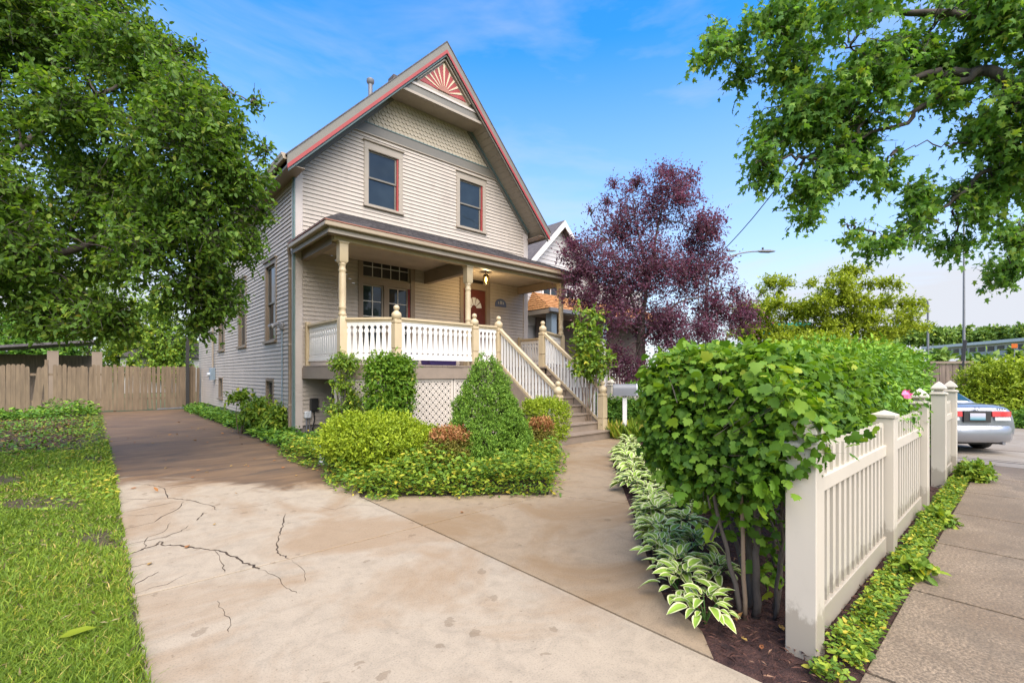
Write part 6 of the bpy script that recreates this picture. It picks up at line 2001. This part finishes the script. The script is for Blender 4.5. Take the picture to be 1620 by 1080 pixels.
def hosta_leaf(wd, bend, cup):
    us = np.linspace(0, 1, 8)
    hw = wd * np.sin(np.pi * np.clip(us, 0.02, 1) ** 0.85) ** 0.8
    hw[-1] = 0.003
    V, mg = [], []
    for u, h_ in zip(us, hw):
        for s_ in (-1, -0.72, -0.3, 0, 0.3, 0.72, 1):
            V.append((u, s_ * h_, -bend * u * u + cup * abs(s_) * h_ + 0.012 * math.sin(9 * u + 4 * s_)))
            mg.append(abs(s_) if 0.04 < u < 0.93 else 0.9)
    Fq = [(i * 7 + j, i * 7 + j + 1, (i + 1) * 7 + j + 1, (i + 1) * 7 + j) for i in range(7) for j in range(6)]
    Ft = [t for a, b_, c_, d_ in Fq for t in ((a, b_, c_), (a, c_, d_))]
    return np.array(V), np.array(Ft), np.array(mg)


hvar = [hosta_leaf(0.25, 0.35, 0.35), hosta_leaf(0.28, 0.6, 0.3), hosta_leaf(0.21, 0.25, 0.4)]
hme = [np_mesh('leaf', v_, f_, 'hosta', {'margin': m_}, smooth=True) for v_, f_, m_ in hvar]
hs = [(2.74, 1.36, 1.0), (2.92, 1.52, 1.1), (3.06, 1.66, 1.05), (3.24, 1.72, 1.0), (3.32, 1.90, 1.05), (3.55, 2.02, 0.9), (3.72, 2.20, 1.0), (3.95, 2.36, 1.0), (4.15, 2.52, 1.0), (4.38, 2.70, 1.05), (4.5, 2.45, 0.9), (4.7, 2.92, 1.0), (4.95, 3.14, 1.0), (4.75, 2.65, .9), (5.2, 3.36, 1.0), (5.45, 3.56, 1.0), (5.3, 3.05, .9), (5.75, 3.80, 1.0), (6.05, 4.06, 1.0), (5.9, 3.6, .9), (6.4, 4.32, 1.0), (6.75, 4.6, 1.0), (7.1, 4.85, 1.0), (6.7, 4.2, .9), (7.5, 5.1, 1.0), (7.9, 5.35, 1.0), (7.4, 4.7, .9), (8.3, 5.6, 1.0)]
hs += [(x_ + 0.20, y_ - 0.15, 0.85) for x_, y_, q_ in hs[3:22:2]]
hlab = ['nearest hosta, at the tip of the mulch bed beside the walk joint', 'second hosta from the tip of the mulch bed', 'third hosta from the tip of the mulch bed', 'fourth hosta from the tip of the mulch bed', 'fifth hosta from the tip of the mulch bed', 'sixth hosta from the tip of the mulch bed']
ords = ['seventh', 'eighth', 'ninth', 'tenth', 'eleventh', 'twelfth', 'thirteenth', 'fourteenth', 'fifteenth', 'sixteenth', 'seventeenth', 'eighteenth', 'nineteenth', 'twentieth', 'twenty-first', 'twenty-second', 'twenty-third', 'twenty-fourth', 'twenty-fifth', 'twenty-sixth', 'twenty-seventh', 'twenty-eighth']
for i, (x_, y_, s_) in enumerate(hs):
    s_ = s_ * random.uniform(0.85, 1.35)
    x_, y_ = x_ + random.uniform(-0.05, 0.06), y_ + random.uniform(-0.06, 0.05)
    lab = hlab[i] if i < 6 else ('variegated hosta along the walk, %s in the row from the near end' % ords[i - 6] if i < 28 else 'hosta of the inner row by the mulch, %s from the near end' % (['first', 'second', 'third', 'fourth', 'fifth', 'sixth'] + ords)[i - 28])
    ho = thing('hosta', lab.replace('hosta', 'white-edged hosta', 1) if i < 6 else lab, 'hosta', (x_, y_, 0), group='hostas edging the front walk')
    nl_ = 40 if i < 6 else 60
    Vs, Fs, Ms, off = [], [], [], 0
    for k in range(nl_):
        a = 2.399 * k + random.uniform(-0.6, 0.6)
        ring_ = k / nl_
        up_ = 0.95 - 0.95 * ring_ + random.uniform(-0.35, 0.35)
        ln = s_ * random.uniform(0.065, 0.15) * (0.72 if i < 6 else 1.0)
        st = Vector((0.03 * math.cos(a), 0.03 * math.sin(a), 0.03)) + Vector((math.cos(a) * 0.10 * ring_ * s_, math.sin(a) * 0.10 * ring_ * s_, 0.12 * s_ * (1 - 0.55 * ring_) * random.uniform(0.8, 1.3)))
        D = Vector((math.cos(a), math.sin(a), up_ * 0.75)).normalized()
        sdv = Vector((-math.sin(a), math.cos(a), random.uniform(-0.25, 0.25))).normalized()
        nn_ = D.cross(sdv).normalized()
        sdv = nn_.cross(D)
        mt3 = Matrix((D, sdv, nn_)).transposed()
        vi = random.randrange(3)
        if i < 6:
            o = link('leaf', hme[vi], ho, local=True)
            o.location = st
            o.rotation_euler = mt3.to_euler()
            o.scale = (ln,) * 3
        else:
            R_ = np.array(mt3)
            Vs.append((hvar[vi][0] * ln) @ R_.T + np.array(st))
            Fs.append(hvar[vi][1] + off)
            Ms.append(hvar[vi][2])
            off += len(hvar[vi][0])
    if i >= 6:
        link('foliage', np_mesh('foliage', np.concatenate(Vs), np.concatenate(Fs), 'hosta', {'margin': np.concatenate(Ms)}, smooth=True), ho, local=True)
    b = MB()
    for k in range(7):
        a = random.uniform(0, 6.28)
        b.tube([(0, 0, -0.01), (0.03 * math.cos(a), 0.03 * math.sin(a), 0.06), (0.09 * math.cos(a), 0.09 * math.sin(a), 0.13)], 0.004, 5)
    o = link('stalks', b.mesh('stalks', 'lf_dark'), ho, local=True)

# mulch chips and fallen leaves
n_ = 16000
L_ = scatter([(x_, y_) for x_, y_ in mulch_poly], n_, lambda q: np.full(len(q), 0.02), 0.045, mask=lambda q: rng.random(len(q)) < np.clip(1.6 - 0.16 * q[:, 0], 0.25, 1))
M['chip'] = leafmat('bark_chip', [(0.0, (0.018, 0.008, 0.007)), (0.5, (0.05, 0.021, 0.016)), (0.93, (0.10, 0.045, 0.03)), (1.0, (0.26, 0.15, 0.09))], rough=0.9, trans=0.0)
tag(leaves('mulch_chips', (L_[0], unit(L_[1] * (1, 1, 0.35)), L_[2], L_[3], L_[4]), T_NARROW, 'chip', kind='stuff'), 'dark red-brown shredded bark mulch under the hedge', 'mulch')
M['dead'] = leafmat('dead_leaf', [(0.0, (0.22, 0.08, 0.03)), (0.5, (0.33, 0.15, 0.05)), (1.0, (0.40, 0.27, 0.07))], rough=0.8, trans=0.1)
spots_ = [gnd(*p_) for p_ in ((340, 831), (295, 868), (560, 782), (730, 812), (235, 895), (205, 962), (250, 690), (330, 700), (420, 705), (300, 720), (390, 735), (265, 740), (350, 680), (310, 745), (450, 720), (500, 745), (215, 700), (380, 665), (285, 668), (1165, 985), (1150, 930), (1120, 905), (1240, 1000), (1205, 1030), (1172, 1010), (1110, 965), (1335, 1000), (1395, 950), (1380, 965), (1310, 1060), (1440, 900), (1000, 735))] + [(random.uniform(0.3, 2.7), random.uniform(6.5, 18)) for _ in range(45)]
n_ = len(spots_)
Pp = np.column_stack([np.array(spots_), np.full(n_, 0.012)])
tag(leaves('fallen_leaves', (Pp, unit(np.column_stack([rng.normal(size=(n_, 2)), rng.uniform(-.05, .2, n_)])), unit(np.column_stack([rng.normal(size=(n_, 2)) * 0.25, np.ones(n_)])), rng.uniform(0.04, 0.085, n_), rng.random(n_)), T_SIMPLE, 'dead', kind='stuff'), 'scattered brown and yellow fallen leaves on drive, mulch and verge', 'fallen leaves')
L_ = scatter([(-4, 10.8), (-0.9, 11.3), (-0.3, 14.0), (0.05, 17.5), (-0.1, 22.0), (-4, 22.6)], 3200, lambda q: np.full(len(q), 0.03), 0.07)
M['litter'] = leafmat('leaf_litter', [(0.0, (0.05, 0.025, 0.012)), (0.6, (0.12, 0.06, 0.025)), (1.0, (0.24, 0.15, 0.05))], rough=0.9, trans=0.1)
tag(leaves('leaf_litter', L_, T_SIMPLE, 'litter', kind='stuff'), 'brown leaf litter on the shaded bare soil under the big tree', 'leaf litter')
L_ = scatter([(-4, 11.5), (-0.5, 12.0), (0.1, 15.0), (0.1, 22.0), (-4, 22.6)], 2600, lambda q: 0.03 + 0.12 * bumpy(q, 1.9) ** 2, 0.08, mask=patchy([(-4, 11.5), (0.1, 22.6)], 22, 0.2, 0.8))
tag(leaves('shade_weeds', L_, T_SIMPLE, 'lf_dark', kind='stuff'), 'patches of low shade weeds between tree and board fence', 'ground cover')
lv = P(92, 1024, 2.55)
lo_ = np_mesh('fallen_big_leaf', np.array([(u * 0.16, v * 0.15, w_ * 0.12) for u, v, w_ in T_SIMPLE[0]]), T_SIMPLE[1], 'lf_locust', {'tone': np.full(6, 0.25)})
o = link('fallen_leaf', lo_)
o.location = (lv.x, lv.y, 0.055)
o.rotation_euler = (0.1, -0.12, R(-5))
tag(o, 'single large pale green leaf lying on the lawn', 'leaf')

# garden ornament by the house corner
go = thing('garden_ornament', 'little tan-roofed garden house ornament half hidden by the chartreuse shrub', 'ornament', (3.05, 7.75, 0))
x_, y_ = 3.05, 7.75
MB().box(x_ - 0.09, x_ + 0.09, y_ - 0.08, y_ + 0.08, 0, 0.20).build('body', 'frost', go, bevel=0.006)
MB().sqlathe(x_, y_, [(0.15, 0.20), (0.15, 0.22), (0.03, 0.34)]).build('roof', 'corner', go)
MB(lambda u, v, z: (x_ + u, y_ + v, z)).box(-0.03, 0.03, -0.084, -0.0805, 0.02, 0.13).build('doorway', 'dark', go)
gb = thing('bird_bath', 'small white and blue bowl ornament beside the tan-roofed one', 'ornament', (2.84, 7.95, 0))
M['blue'] = paint('blue_glaze', (0.05, 0.12, 0.40), 0.2, 0.1)
MB().lathe(2.84, 7.95, [(0.07, 0), (0.05, 0.03), (0.035, 0.12), (0.05, 0.20), (0.14, 0.25), (0.15, 0.265)], 16).build('pedestal', 'frost', gb, smooth=True)
MB().lathe(2.84, 7.95, [(0.135, 0.266), (0.10, 0.30), (0.03, 0.315)], 16).build('glazed_dome', 'blue', gb, smooth=True)
